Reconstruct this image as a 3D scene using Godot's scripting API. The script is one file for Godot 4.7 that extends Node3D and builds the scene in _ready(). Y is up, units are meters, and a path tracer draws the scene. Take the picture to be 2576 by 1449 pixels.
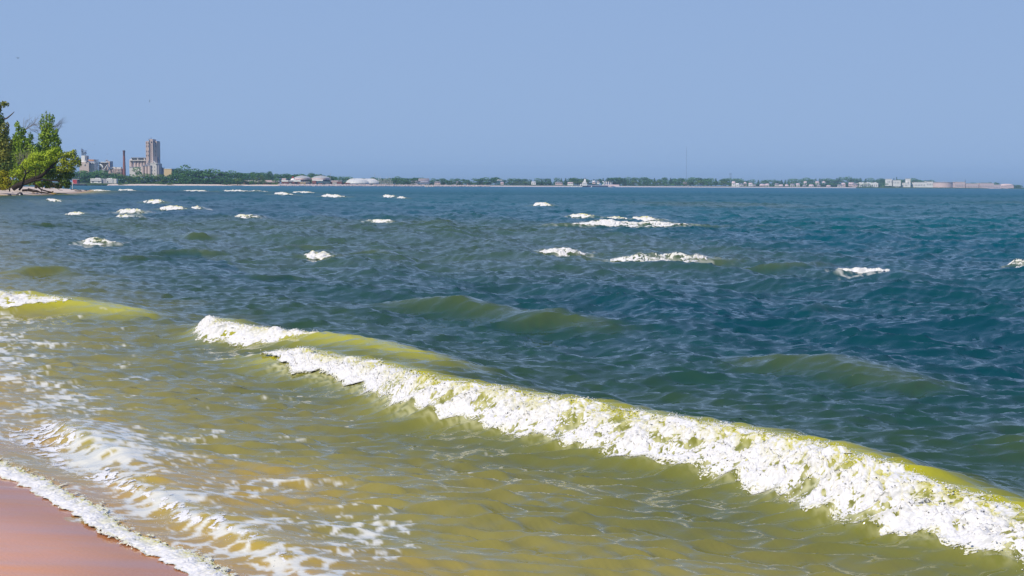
extends Node3D

# ---------------------------------------------------------------- frame of reference
const FOC := 3539.0          # focal length, for a picture 2576 wide
const EYE := 2.5             # metres above the lake
const WIND := Vector2(-0.78, 0.626)   # the way the waves run (x, z)
var view: Basis
var rng := RandomNumberGenerator.new()
var used_names := {}

func ray(dx: float, dy: float) -> Vector3:
	return view * Vector3((dx - 1288.0) / FOC, -(dy - 724.5) / FOC, -1.0)

func at(dx: float, dy: float, depth: float) -> Vector3:
	var r := ray(dx, dy)
	return Vector3(0, EYE, 0) + r * (depth / -r.z)

func on_lake(dx: float, dy: float) -> Vector2:
	var r := ray(dx, dy)
	var t := -EYE / r.y
	return Vector2(r.x * t, r.z * t)

# ---------------------------------------------------------------- naming and tagging
func numbered(called: String) -> String:
	var n: int = used_names.get(called, 0)
	used_names[called] = n + 1
	return called if n == 0 else "%s_%03d" % [called, n]

func tag(o: Node3D, label: String, category: String, group := "", kind := "") -> Node3D:
	if label: o.set_meta("label", label)
	if category: o.set_meta("category", category)
	if group: o.set_meta("group", group)
	if kind: o.set_meta("kind", kind)
	return o

func thing(called: String, label: String, category: String, where := Vector3.ZERO, turn := 0.0, group := "") -> Node3D:
	var o := Node3D.new()
	o.name = numbered(called)
	add_child(o)
	o.position = where
	o.rotation.y = turn
	tag(o, label, category, group)
	return o

func part(called: String, mesh: Mesh, mat: Material, parent: Node, where := Vector3.ZERO) -> MeshInstance3D:
	var o := MeshInstance3D.new()
	o.name = called if parent != self else numbered(called)
	o.mesh = mesh
	o.material_override = mat
	parent.add_child(o, true)
	o.position = where
	return o

func structure(called: String, mesh: Mesh, mat: Material, label := "") -> MeshInstance3D:
	var o := part(called, mesh, mat, self)
	o.set_meta("kind", "structure")
	if label: o.set_meta("label", label)
	return o

func array_mesh(v: PackedVector3Array, idx: PackedInt32Array, n = null, c = null, uv = null) -> ArrayMesh:
	var a := []
	a.resize(Mesh.ARRAY_MAX)
	a[Mesh.ARRAY_VERTEX] = v
	a[Mesh.ARRAY_INDEX] = idx
	if n != null: a[Mesh.ARRAY_NORMAL] = n
	if c != null: a[Mesh.ARRAY_COLOR] = c
	if uv != null: a[Mesh.ARRAY_TEX_UV] = uv
	var m := ArrayMesh.new()
	m.add_surface_from_arrays(Mesh.PRIMITIVE_TRIANGLES, a)
	return m

func paint(c: Color, rough := 0.8, spec := 0.4) -> StandardMaterial3D:
	var m := StandardMaterial3D.new()
	m.albedo_color = c.linear_to_srgb()
	m.roughness = rough
	m.metallic_specular = spec
	return m

func noise(s: int, wavelength: float, kind := FastNoiseLite.TYPE_SIMPLEX_SMOOTH, octaves := 3) -> FastNoiseLite:
	var f := FastNoiseLite.new()
	f.seed = s
	f.noise_type = kind
	f.frequency = 1.0 / wavelength
	f.fractal_octaves = octaves
	f.fractal_type = FastNoiseLite.FRACTAL_FBM if octaves > 1 else FastNoiseLite.FRACTAL_NONE
	return f

# ---------------------------------------------------------------- the sea state: tiles of many waves, by an inverse FFT
func fft(re: PackedFloat32Array, im: PackedFloat32Array, n: int, bits: int, cosines: PackedFloat32Array, sines: PackedFloat32Array, rev: PackedInt32Array) -> void:
	for i in n:
		var j := rev[i]
		if j > i:
			var a := re[i]; re[i] = re[j]; re[j] = a
			a = im[i]; im[i] = im[j]; im[j] = a
	var size := 2
	while size <= n:
		var half := size >> 1
		var step := n / size
		for k in half:
			var wr := cosines[k * step]
			var wi := sines[k * step]
			var i := k
			while i < n:
				var j := i + half
				var xr := re[j] * wr - im[j] * wi
				var xi := re[j] * wi + im[j] * wr
				re[j] = re[i] - xr
				im[j] = im[i] - xi
				re[i] += xr
				im[i] += xi
				i += size
		size <<= 1

# height and push (along the wind) of a tile N x N that covers side x side metres, rms scaled to the height asked for
func sea_tile(n: int, side: float, longest: float, shortest: float, power: float, spread: float, rms: float, s: int) -> PackedVector2Array:
	var bits := int(round(log(n) / log(2.0)))
	var rev := PackedInt32Array()
	rev.resize(n)
	for i in n:
		var r := 0
		for b in bits:
			if i & (1 << b): r |= 1 << (bits - 1 - b)
		rev[i] = r
	var cosines := PackedFloat32Array()
	var sines := PackedFloat32Array()
	for k in n / 2:
		cosines.append(cos(TAU * k / n))
		sines.append(sin(TAU * k / n))
	var g := RandomNumberGenerator.new()
	g.seed = s
	var rows_re := []
	var rows_im := []
	for z in n:
		var re := PackedFloat32Array()
		var im := PackedFloat32Array()
		re.resize(n)
		im.resize(n)
		var kz := float(z if z < n / 2 else z - n)
		for x in n:
			var kx := float(x if x < n / 2 else x - n)
			var k := sqrt(kx * kx + kz * kz)
			if k < 0.5: continue
			var wl := side / k
			if wl > longest * 1.6 or wl < shortest: continue
			var along := (kx * WIND.x + kz * WIND.y) / k
			if along <= 0.0: continue
			var amp := pow(wl, power * 0.5) * pow(along, spread)
			if wl > longest: amp *= exp(-pow((wl / longest - 1.0) * 3.0, 2.0))
			re[x] = g.randfn() * amp
			im[x] = g.randfn() * amp
		fft(re, im, n, bits, cosines, sines, rev)
		rows_re.append(re)
		rows_im.append(im)
	var out := PackedVector2Array()
	out.resize(n * n)
	var total := 0.0
	var cr := PackedFloat32Array()
	var ci := PackedFloat32Array()
	cr.resize(n)
	ci.resize(n)
	for x in n:
		for z in n:
			cr[z] = rows_re[z][x]
			ci[z] = rows_im[z][x]
		fft(cr, ci, n, bits, cosines, sines, rev)
		for z in n:
			out[z * n + x] = Vector2(cr[z], ci[z])
			total += cr[z] * cr[z]
	var scale := rms / sqrt(total / (n * n))
	for i in n * n:
		out[i] *= scale
	return out

const TN := 256
const BIG := 44.0
const SMALL := 9.4
var big_tile: PackedVector2Array
var small_tile: PackedVector2Array

func tile_at(t: PackedVector2Array, x: float, z: float) -> Vector2:
	var fx := floorf(x)
	var fz := floorf(z)
	var x0 := int(fx) & 255
	var z0 := (int(fz) & 255) << 8
	var x1 := (x0 + 1) & 255
	var z1 := (z0 + 256) & 65535
	var ax := x - fx
	return t[z0 + x0].lerp(t[z0 + x1], ax).lerp(t[z1 + x0].lerp(t[z1 + x1], ax), z - fz)

# the near shoreline as x over z; left of it lies the beach
const SHORE_Z := [0.0, -5.0, -8.83, -9.1, -9.61, -10.18, -10.95, -11.84, -12.43, -20.0, -40.0, -100.0, -180.0, -240.0, -280.0, -287.0, -295.0, -319.0, -378.0, -443.0, -472.0, -482.0, -520.0, -9000.0]
const SHORE_X := [4.8, 0.5, -2.2, -2.37, -2.7, -3.18, -3.75, -4.4, -4.85, -9.8, -19.5, -44.0, -74.0, -97.0, -105.0, -102.5, -99.5, -102.3, -115.8, -134.0, -140.0, -175.0, -330.0, -3800.0]

func shore_x(z: float) -> float:
	for i in range(1, SHORE_Z.size()):
		if z >= SHORE_Z[i]:
			return lerpf(SHORE_X[i], SHORE_X[i - 1], (z - SHORE_Z[i]) / (SHORE_Z[i - 1] - SHORE_Z[i]))
	return SHORE_X[-1]

# single waves that the photograph shows: a crest line with its own height along it
class Crest:
	var o: Vector2      # middle
	var t: Vector2      # along the crest
	var n: Vector2      # the way it runs
	var lo := 0.0
	var hi := 0.0
	var q: PackedFloat32Array
	var h: PackedFloat32Array
	var back := 1.2
	var front := 0.4
	var zmin := 0.0
	var zmax := 0.0
	var foam := 0.5
	func height_at(s: float) -> float:
		var f := clampf((s - lo) / (hi - lo), 0.0, 1.0) * (h.size() - 1)
		var i := mini(int(f), h.size() - 2)
		return lerpf(h[i], h[i + 1], f - i)
	func line_at(s: float) -> float:
		var f := clampf((s - lo) / (hi - lo), 0.0, 1.0) * (q.size() - 1)
		var i := mini(int(f), q.size() - 2)
		return lerpf(q[i], q[i + 1], f - i)

# points: [x, z, height], in order along the crest
func crest(points: Array, back: float, front: float, run := Vector2(-0.8, 0.6)) -> Crest:
	var c := Crest.new()
	c.n = run.normalized()
	c.t = Vector2(-c.n.y, c.n.x)
	if c.t.y < 0.0: c.t = -c.t
	c.o = Vector2.ZERO
	var s := []
	for p in points:
		s.append([Vector2(p[0], p[1]).dot(c.t), Vector2(p[0], p[1]).dot(c.n), p[2]])
	s.sort_custom(func(a, b): return a[0] < b[0])
	c.lo = s[0][0]
	c.hi = s[-1][0]
	var steps := 60
	for k in steps + 1:
		var w: float = lerpf(c.lo, c.hi, float(k) / steps)
		var i := 0
		while i < s.size() - 2 and s[i + 1][0] < w: i += 1
		var f: float = (w - s[i][0]) / maxf(0.001, s[i + 1][0] - s[i][0])
		c.q.append(lerpf(s[i][1], s[i + 1][1], f))
		c.h.append(lerpf(s[i][2], s[i + 1][2], f))
	for pass_ in 3:      # round the corners
		var q2 := c.q.duplicate()
		var h2 := c.h.duplicate()
		for k in range(1, steps):
			c.q[k] = (q2[k - 1] + q2[k] * 2.0 + q2[k + 1]) / 4.0
			c.h[k] = (h2[k - 1] + h2[k] * 2.0 + h2[k + 1]) / 4.0
	c.back = back
	c.front = front
	c.zmin = 1e9
	c.zmax = -1e9
	for p in points:
		c.zmin = minf(c.zmin, p[1] - back * 3.5)
		c.zmax = maxf(c.zmax, p[1] + back * 3.5)
	return c

var crests: Array[Crest] = []

# how calm the water lies: 1 in the open, less in the shallows
func openness(x: float, z: float) -> float:
	var sd := (x - shore_x(z)) * 0.814
	return clampf(sd / 14.0, 0.06, 1.0)

# where the lake's surface point (x, z) comes to lie; list = the crests that may reach it
func surface(x: float, z: float, sd: float, list: Array, fine := 1.0) -> Vector3:
	var a := tile_at(big_tile, x * (TN / BIG), z * (TN / BIG))
	var b := tile_at(small_tile, (x * 0.766 - z * 0.643) * (TN / SMALL), (x * 0.643 + z * 0.766) * (TN / SMALL))
	var open := clampf((sd - 0.5) / 15.0, 0.0, 1.0)
	open = 0.05 + 0.95 * open * open * (3.0 - 2.0 * open)
	var wash := clampf((sd + 0.1) / 2.5, 0.0, 1.0)
	var tidy := 1.0
	var push := 0.0
	var px := 0.0
	var pz := 0.0
	var y := 0.0
	for c: Crest in list:
		var p := Vector2(x, z)
		var s := p.dot(c.t)
		if s < c.lo - 2.0 or s > c.hi + 2.0: continue
		var u := p.dot(c.n) - c.line_at(s)
		if u > c.back * 2.6 or u < -c.back * 3.2: continue
		var h := c.height_at(s)
		if s < c.lo: h *= exp(-pow((s - c.lo) / 0.8, 2.0))
		elif s > c.hi: h *= exp(-pow((s - c.hi) / 0.8, 2.0))
		var w := c.front if u > 0.0 else c.back
		var e := h * exp(-pow(u / w, 2.0)) 
		e -= h * 0.16 * exp(-pow((u - c.front * 2.6) / (c.front * 1.6), 2.0))
		y += e
		tidy *= 1.0 - 0.75 * clampf(h / 0.25, 0.0, 1.0) * exp(-pow(u / (c.back * 1.2), 2.0))
		var f := e * 0.22
		px += c.n.x * f
		pz += c.n.y * f
	var amp_a := open * tidy
	var amp_b := (0.65 + 0.35 * open) * wash * (0.8 + 0.2 * tidy) * fine
	push = -a.y * amp_a * 0.95
	var small := -b.y * amp_b * 0.55
	return Vector3(x + WIND.x * push - 0.195 * small + px, y + a.x * amp_a + b.x * amp_b, z + WIND.y * push + 0.98 * small + pz)

# ---------------------------------------------------------------- the scene
const COLS := 580
const ROWSTEP := 1.0
const RIPPLE := 0.5
const FOG := 0.00008

func _ready() -> void:
	rng.seed = 7
	var pitch := atan((724.5 - 466.4) / FOC)
	view = Basis(Vector3.RIGHT, -pitch) * Basis(Vector3.BACK, 0.005)
	var cam := Camera3D.new()
	cam.name = "camera"
	cam.fov = rad_to_deg(2.0 * atan(724.5 / FOC))
	cam.near = 0.1
	cam.far = 20000.0
	cam.transform = Transform3D(view, Vector3(0, EYE, 0))
	add_child(cam)
	cam.current = true
	var sky := ProceduralSkyMaterial.new()
	sky.sky_top_color = Color(0.12, 0.36, 0.76)
	sky.sky_horizon_color = Color(0.585, 0.69, 0.83)
	sky.sky_curve = 0.75
	sky.ground_bottom_color = Color(0.12, 0.25, 0.3)
	sky.ground_horizon_color = Color(0.3, 0.42, 0.5)
	sky.sun_angle_max = 12.0
	var env := Environment.new()
	env.background_mode = Environment.BG_SKY
	env.sky = Sky.new()
	env.sky.sky_material = sky
	env.tonemap_mode = Environment.TONE_MAPPER_LINEAR
	env.tonemap_exposure = 1.09
	env.sdfgi_enabled = true
	env.ssao_enabled = true
	env.ssil_enabled = true
	env.fog_enabled = true
	env.fog_mode = Environment.FOG_MODE_EXPONENTIAL
	env.fog_density = FOG
	env.fog_light_color = Color(0.70, 0.86, 1.0)
	var we := WorldEnvironment.new()
	we.name = "air_and_sky"
	we.environment = env
	add_child(we)
	var sun := DirectionalLight3D.new()
	sun.name = "sun"
	sun.light_energy = 1.38
	sun.light_color = Color(1.0, 0.955, 0.89)
	sun.light_angular_distance = 0.5
	sun.shadow_enabled = true
	add_child(sun)
	sun.look_at_from_position(Vector3(-0.52, 0.74, 0.50) * 100.0, Vector3.ZERO)

	lace_noise = noise(21, 0.20, FastNoiseLite.TYPE_CELLULAR, 1)
	lace_noise.cellular_return_type = FastNoiseLite.RETURN_DISTANCE2_SUB
	lace_noise.domain_warp_enabled = true
	lace_noise.domain_warp_amplitude = 0.12
	lace_noise.domain_warp_frequency = 5.0
	patch_noise = noise(22, 1.5, FastNoiseLite.TYPE_SIMPLEX_SMOOTH, 3)
	clump_noise = noise(23, 0.16, FastNoiseLite.TYPE_SIMPLEX_SMOOTH, 4)
	var t0 := Time.get_ticks_msec()
	big_tile = sea_tile(TN, BIG, 6.5, 1.1, 3.6, 2.6, 0.115, 11)
	small_tile = sea_tile(TN, SMALL, 1.2, 0.14, 2.0, 4.0, 0.031, 12)
	make_crests()
	make_cap_crests()
	print("tiles ", Time.get_ticks_msec() - t0)
	build_lake()
	print("lake ", Time.get_ticks_msec() - t0)
	build_beach()
	build_breakers()
	print("foam ", Time.get_ticks_msec() - t0)
	build_far_side()
	print("done ", Time.get_ticks_msec() - t0)

var main_crest: Crest
var second_crest: Crest
var left_crest: Crest
var swash_crests: Array[Crest] = []

func make_crests() -> void:
	main_crest = crest([[-3.4, -19.6, 0.12], [-2.8, -18.98, 0.30], [-2.34, -18.3, 0.28], [-1.4, -17.1, 0.28], [-1.12, -16.2, 0.32], [-0.8, -15.2, 0.38], [-0.3, -14.75, 0.40], [0.45, -14.05, 0.37], [0.9, -13.6, 0.38], [1.7, -12.8, 0.37], [2.3, -12.1, 0.37], [2.65, -11.3, 0.41], [2.75, -10.7, 0.45], [3.0, -10.3, 0.40], [3.45, -9.9, 0.29], [4.0, -9.3, 0.23], [5.2, -8.2, 0.22], [6.4, -6.8, 0.2]], 1.1, 0.50)
	second_crest = crest([[-5.0, -23.6, 0.08], [-4.75, -22.7, 0.32], [-4.3, -21.9, 0.30], [-3.3, -21.2, 0.24], [-2.6, -20.6, 0.27], [-1.7, -19.4, 0.22], [-0.8, -18.1, 0.12], [0.1, -16.8, 0.03]], 1.0, 0.46)
	left_crest = crest([[-12.6, -28.4, 0.30], [-11.2, -27.6, 0.46], [-10.2, -27.2, 0.46], [-9.3, -27.2, 0.38], [-8.3, -27.0, 0.26], [-7.0, -26.0, 0.18], [-6.2, -25.2, 0.04]], 1.2, 0.5)
	left_crest.foam = 0.6
	var green := [crest([[-2.9, -28.4, 0.05], [-2.0, -27.6, 0.2], [-1.0, -26.9, 0.40], [-0.1, -25.9, 0.24], [1.3, -24.4, 0.18], [2.2, -23.2, 0.05]], 0.8, 0.45),
		crest([[3.0, -19.7, 0.04], [3.6, -18.9, 0.24], [4.2, -18.3, 0.33], [4.8, -17.4, 0.22], [5.6, -16.4, 0.04]], 1.2, 0.45),
		crest([[4.4, -13.9, 0.02], [5.0, -13.1, 0.16], [6.0, -12.0, 0.16], [7.0, -11.0, 0.05]], 1.1, 0.4)]
	for c: Crest in green: c.foam = 0.26
	crests = [main_crest, second_crest, left_crest]
	crests.append_array(green)
	# green swells without foam, given as left, right, row and height in the picture
	for q in [[455, 545, 596, 22], [390, 560, 640, 20], [880, 1010, 640, 18], [1040, 1180, 562, 10], [60, 180, 568, 10], [30, 200, 690, 30], [1780, 2110, 676, 20], [2230, 2330, 690, 14], [1880, 2030, 576, 9], [2330, 2480, 842, 14], [2350, 2570, 935, 18], [2380, 2640, 1085, 34], [1990, 2140, 772, 16], [1500, 1640, 690, 14], [600, 760, 700, 16], [1240, 1420, 820, 26], [1620, 1760, 790, 12], [280, 420, 655, 16], [1080, 1200, 875, 12], [660, 860, 625, 12]]:
		var a := on_lake(q[0], q[2])
		var b := on_lake(q[1], q[2] + 0.12 * q[3])
		var depth := -(a.y + b.y) * 0.5
		var h: float = q[3] * depth / FOC * 0.8
		var dir := (b - a).normalized()
		var run := Vector2(-dir.y, dir.x)
		if run.y < 0.0: run = -run
		var pts := []
		for j in 9: 
			var m := a.lerp(b, -0.3 + 1.6 * j / 8.0) + run * 0.10 * (b - a).length() * sin(j * 1.3 + q[0])
			pts.append([m.x, m.y, h * [0.06, 0.3, 0.6, 0.85, 1.0, 0.9, 0.62, 0.3, 0.05][j]])
		var c := crest(pts, clampf(h * 3.0, 0.5, 1.8), clampf(h * 1.3, 0.2, 0.8), run)
		c.foam = 0.22
		crests.append(c)
	for p in [[[-4.75, -14.6, 0.03], [-4.35, -13.75, 0.12], [-3.9, -13.1, 0.11], [-3.4, -12.4, 0.10], [-3.0, -11.9, 0.03]], [[-3.6, -12.3, 0.03], [-3.0, -11.3, 0.10], [-2.4, -10.4, 0.09], [-1.8, -9.6, 0.10], [-1.2, -8.7, 0.06]]]:
		var c := crest(p, 0.5, 0.16)
		swash_crests.append(c)
		crests.append(c)
	var line := []
	var lobe := noise(91, 1.1, FastNoiseLite.TYPE_SIMPLEX_SMOOTH, 2)
	for k in 60:
		var z := -5.0 - 11.0 * k / 59.0
		line.append([shore_x(z) + 0.40 + 0.22 * lobe.get_noise_2d(z, 0.0), z, 0.03 + 0.015 * lobe.get_noise_2d(z, 9.0)])
	var edge := crest(line, 0.25, 0.10)
	edge.foam = 0.0
	swash_crests.append(edge)
	crests.append(edge)

func build_breakers() -> void:
	var m := StandardMaterial3D.new()
	m.vertex_color_use_as_albedo = true
	m.roughness = 0.5
	m.metallic_specular = 0.3
	var clot := paint(Color(0.66, 0.665, 0.65), 0.35, 0.4)
	var o := tag(part("breaking_wave", foam_mesh(main_crest, 0.010, 0.013, func(s): return 0.44 + 0.12 * smooth(-12.5, -8.0, s), 100, 0.085, 0.24), m, self), "long white breaker rolling across the foreground towards the beach", "wave")
	bubbles(o, 14000, 0.002, 0.008, 0.02, clot)
	o = tag(part("breaking_wave", foam_mesh(second_crest, 0.014, 0.022, func(s): return 0.48, 200, 0.085, 0.2, -22.5, -18.2), m, self), "short white breaker just behind the left end of the long foreground breaker", "wave")
	bubbles(o, 2000, 0.003, 0.010, 0.02, clot)
	o = tag(part("breaking_wave", foam_mesh(left_crest, 0.016, 0.022, func(s): return 0.62, 300, 0.10, 0.2, -32.0, -26.6), m, self), "white breaker cut by the left edge of the picture", "wave")
	bubbles(o, 2000, 0.003, 0.012, 0.02, clot)
	var names := ["low foaming wash nearest the left edge, behind the other two at the beach", "low foaming wash between the amber shallows and the long breaker", "thin bubbly edge of the wash along the wet sand"]
	for k in swash_crests.size():
		var fringe := k == 2
		o = tag(part("wash", foam_mesh(swash_crests[k], 0.011, 0.03 if fringe else 0.012, func(s): return 0.30 if fringe else 0.8, 400 + 10 * k, 0.030 if fringe else 0.035, -0.12 if fringe else 0.0, -1e9, 1e9, not fringe), m, self), names[k], "wave")
		bubbles(o, 4000, 0.0015, 0.005, 0.008, clot)


# ---------------------------------------------------------------- the lake
const DEPTHS := [-0.3, 0.7, 2.0, 4.2, 6.6, 14.0, 60.0, 400.0]
var depth_colors := [Color(0.42, 0.23, 0.08), Color(0.36, 0.245, 0.04), Color(0.225, 0.20, 0.048), Color(0.128, 0.132, 0.032), Color(0.028, 0.058, 0.022), Color(0.005, 0.044, 0.050), Color(0.002, 0.072, 0.084), Color(0.001, 0.090, 0.130)]

func depth_color(sd: float) -> Color:
	for i in range(1, DEPTHS.size()):
		if sd < DEPTHS[i]:
			return depth_colors[i - 1].lerp(depth_colors[i], clampf((sd - DEPTHS[i - 1]) / (DEPTHS[i] - DEPTHS[i - 1]), 0.0, 1.0))
	return depth_colors[-1]

func smooth(a: float, b: float, x: float) -> float:
	var t := clampf((x - a) / (b - a), 0.0, 1.0)
	return t * t * (3.0 - 2.0 * t)

var lace_noise: FastNoiseLite
var patch_noise: FastNoiseLite
var clump_noise: FastNoiseLite

# share of the surface that thin foam covers
func lace(x: float, z: float, sd: float) -> float:
	var lots := exp(-pow((sd - 1.0) / 1.3, 2.0)) * 0.33 + exp(-pow((sd - 3.0) / 1.8, 2.0)) * 0.06
	lots += 0.20 * smooth(-13.0, -22.0, z) * (1.0 - smooth(2.0, 4.5, sd)) * smooth(-40.0, -26.0, z)
	lots *= 1.0 - 0.9 * smooth(-0.4, 1.2, x) 
	for q in 2:
		var c2 := swash_crests[q]
		var s2 := x * c2.t.x + z * c2.t.y
		if s2 > c2.lo - 0.3 and s2 < c2.hi + 0.3:
			lots += 0.17 * exp(-pow((x * c2.n.x + z * c2.n.y - c2.line_at(s2) - 0.12) / 0.26, 2.0))
	if lots < 0.03: return 0.0
	var p := patch_noise.get_noise_2d(x, z) * 0.9
	var web := 1.0 - (lace_noise.get_noise_2d(x, z) + 1.0)          # 0 at cell borders
	var c := clump_noise.get_noise_2d(x, z)
	return smooth(0.42, 0.57, lots + p * 0.42 + (web - 0.72) * 0.62 + c * 0.22)

func active(z: float) -> Array:
	var list := []
	for c in crests:
		if z > c.zmin and z < c.zmax: list.append(c)
	return list

func build_lake() -> void:
	var cols := PackedFloat32Array()
	for k in 12: cols.append(-1.9 + 1.4 * pow(k / 12.0, 0.6))
	for k in COLS + 1: cols.append(-0.5 + 1.0 * k / COLS)
	for k in range(11, -1, -1): cols.append(1.9 - 1.4 * pow(k / 12.0, 0.6))
	var rows := PackedFloat32Array()
	var d := 1.0
	while d < 9000.0:
		rows.append(d)
		if d < 7.0: d += 0.25
		elif d < 110.0: d += minf(d * d / 3517.0, d * 0.0036) * ROWSTEP
		elif d < 700.0: d += d * 0.0062 * ROWSTEP
		else: d *= 1.014
	var nx := cols.size()
	var nz := rows.size()
	var v := PackedVector3Array()
	var col := PackedColorArray()
	var uv := PackedVector2Array()
	v.resize(nx * nz)
	col.resize(nx * nz)
	uv.resize(nx * nz)
	var white := Color(0.62, 0.625, 0.55)
	var crest_glow := Color(0.42, 0.40, 0.012)  # backlit glow of thin, airy crest water, painted into the vertex colour
	var bank := noise(77, 46.0, FastNoiseLite.TYPE_SIMPLEX_SMOOTH, 2)
	var k := 0
	for r in nz:
		var z := -rows[r]
		var list := active(z)
		var sx := shore_x(z)
		var near := rows[r] < 45.0
		var flat := rows[r] > 2500.0
		for c in nx:
			var x := cols[c] * rows[r]
			var sd := (x - sx) * 0.814
			if sd < -3.0 or flat:
				v[k] = Vector3(x, 0.0 if flat else -0.12, z)
				col[k] = depth_color(sd)
				uv[k] = Vector2(x * 0.77 - z * 0.64, x * 0.64 + z * 0.77)
				k += 1
				continue
			var p := surface(x, z, sd, list)
			v[k] = p
			var tint := depth_color(sd + (bank.get_noise_2d(x, z * 0.6) * 2.2 if sd > 8.0 else patch_noise.get_noise_2d(x * 0.5, z * 0.5) * 0.9))
			if sd > 10.0 and rows[r] > 25.0:
				var shoal := smooth(0.12, 0.5, bank.get_noise_2d(x * 0.5 + 300.0, z * 0.22)) * (1.0 - smooth(120.0, 330.0, rows[r])) * smooth(25.0, 50.0, rows[r])
				tint = tint.lerp(Color(0.06, 0.09, 0.03), shoal * 0.6)
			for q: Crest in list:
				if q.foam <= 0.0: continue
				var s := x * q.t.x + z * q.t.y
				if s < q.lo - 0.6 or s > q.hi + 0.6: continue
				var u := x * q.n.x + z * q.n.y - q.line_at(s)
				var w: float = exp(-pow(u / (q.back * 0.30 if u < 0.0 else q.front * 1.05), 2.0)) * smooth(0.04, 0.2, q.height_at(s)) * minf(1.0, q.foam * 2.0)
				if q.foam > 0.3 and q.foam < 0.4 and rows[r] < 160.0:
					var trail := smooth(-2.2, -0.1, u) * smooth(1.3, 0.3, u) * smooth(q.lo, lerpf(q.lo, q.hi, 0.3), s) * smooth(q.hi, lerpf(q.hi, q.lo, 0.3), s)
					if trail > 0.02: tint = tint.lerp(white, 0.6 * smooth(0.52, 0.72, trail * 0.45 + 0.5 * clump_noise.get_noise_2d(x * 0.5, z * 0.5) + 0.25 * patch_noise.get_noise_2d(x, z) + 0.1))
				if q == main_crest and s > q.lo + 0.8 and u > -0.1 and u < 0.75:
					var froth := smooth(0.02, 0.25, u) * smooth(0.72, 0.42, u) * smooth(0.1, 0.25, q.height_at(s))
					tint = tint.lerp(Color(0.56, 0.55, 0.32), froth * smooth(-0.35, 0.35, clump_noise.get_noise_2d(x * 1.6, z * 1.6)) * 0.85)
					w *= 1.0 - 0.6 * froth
				tint = tint.lerp(crest_glow if q.foam > 0.4 else Color(0.095, 0.12, 0.010), w * 0.85)  # glow painted on the breaking crests, duller olive on swells and caps
			if near and sd < 9.0:
				tint = tint.lerp(white, lace(x, z, sd) * 0.92)
			col[k] = tint
			uv[k] = Vector2(x * 0.77 - z * 0.64, x * 0.64 + z * 0.77)
			k += 1
	var n := PackedVector3Array()
	n.resize(nx * nz)
	k = 0
	for r in nz:
		var up := -nx if r > 0 else 0
		var dn := nx if r < nz - 1 else 0
		for c in nx:
			var e := v[k + (1 if c < nx - 1 else 0)] - v[k - (1 if c > 0 else 0)]
			var f := v[k + dn] - v[k + up]
			n[k] = e.cross(f).normalized()
			k += 1
	print("lake ", nx, " x ", nz)
	var tile := sea_tile(256, 2.1, 0.32, 0.028, 2.7, 0.6, 1.0, 31)
	var im := Image.create(256, 256, false, Image.FORMAT_RF)
	for i in 65536: im.set_pixel(i & 255, i >> 8, Color(0.5 + tile[i].x * 0.15, 0, 0))
	var ripples := ImageTexture.create_from_image(im)
	# farther out more of the chop is finer than the mesh: there it counts as roughness
	var reach := [27.0, 45.0, 75.0, 120.0, 200.0, 350.0, 1e9]
	var rough := [0.05, 0.08, 0.13, 0.19, 0.26, 0.33, 0.40]
	var lake := ArrayMesh.new()
	var r0 := 0
	for band in reach.size():
		var r1 := r0
		while r1 < nz - 1 and rows[r1] < reach[band]: r1 += 1
		var idx := PackedInt32Array()
		idx.resize((nx - 1) * (r1 - r0) * 6)
		k = 0
		for r in r1 - r0:
			for c in nx - 1:
				var a := r * nx + c
				idx[k] = a; idx[k + 1] = a + nx; idx[k + 2] = a + 1
				idx[k + 3] = a + 1; idx[k + 4] = a + nx; idx[k + 5] = a + nx + 1
				k += 6
		var arr := []
		arr.resize(Mesh.ARRAY_MAX)
		arr[Mesh.ARRAY_VERTEX] = v.slice(r0 * nx, (r1 + 1) * nx)
		arr[Mesh.ARRAY_NORMAL] = n.slice(r0 * nx, (r1 + 1) * nx)
		arr[Mesh.ARRAY_COLOR] = col.slice(r0 * nx, (r1 + 1) * nx)
		arr[Mesh.ARRAY_TEX_UV] = uv.slice(r0 * nx, (r1 + 1) * nx)
		arr[Mesh.ARRAY_INDEX] = idx
		lake.add_surface_from_arrays(Mesh.PRIMITIVE_TRIANGLES, arr)
		var m := StandardMaterial3D.new()
		m.vertex_color_use_as_albedo = true
		m.roughness = rough[band]
		m.metallic_specular = 0.46 if band < 3 else 0.30
		m.heightmap_enabled = true
		m.heightmap_scale = RIPPLE
		m.heightmap_texture = ripples
		m.uv1_scale = Vector3(1.0 / 2.1, 1.0 / 2.1, 1.0)
		lake.surface_set_material(band, m)
		r0 = r1
	structure("lake", lake, null, "choppy green and blue lake water running in to the beach")

# ---------------------------------------------------------------- beach in front
func sand_height(x: float, z: float) -> float:
	var sd := (x - shore_x(z)) * 0.814
	return clampf(-sd * 0.05, -1.2, 1.1)

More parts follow.
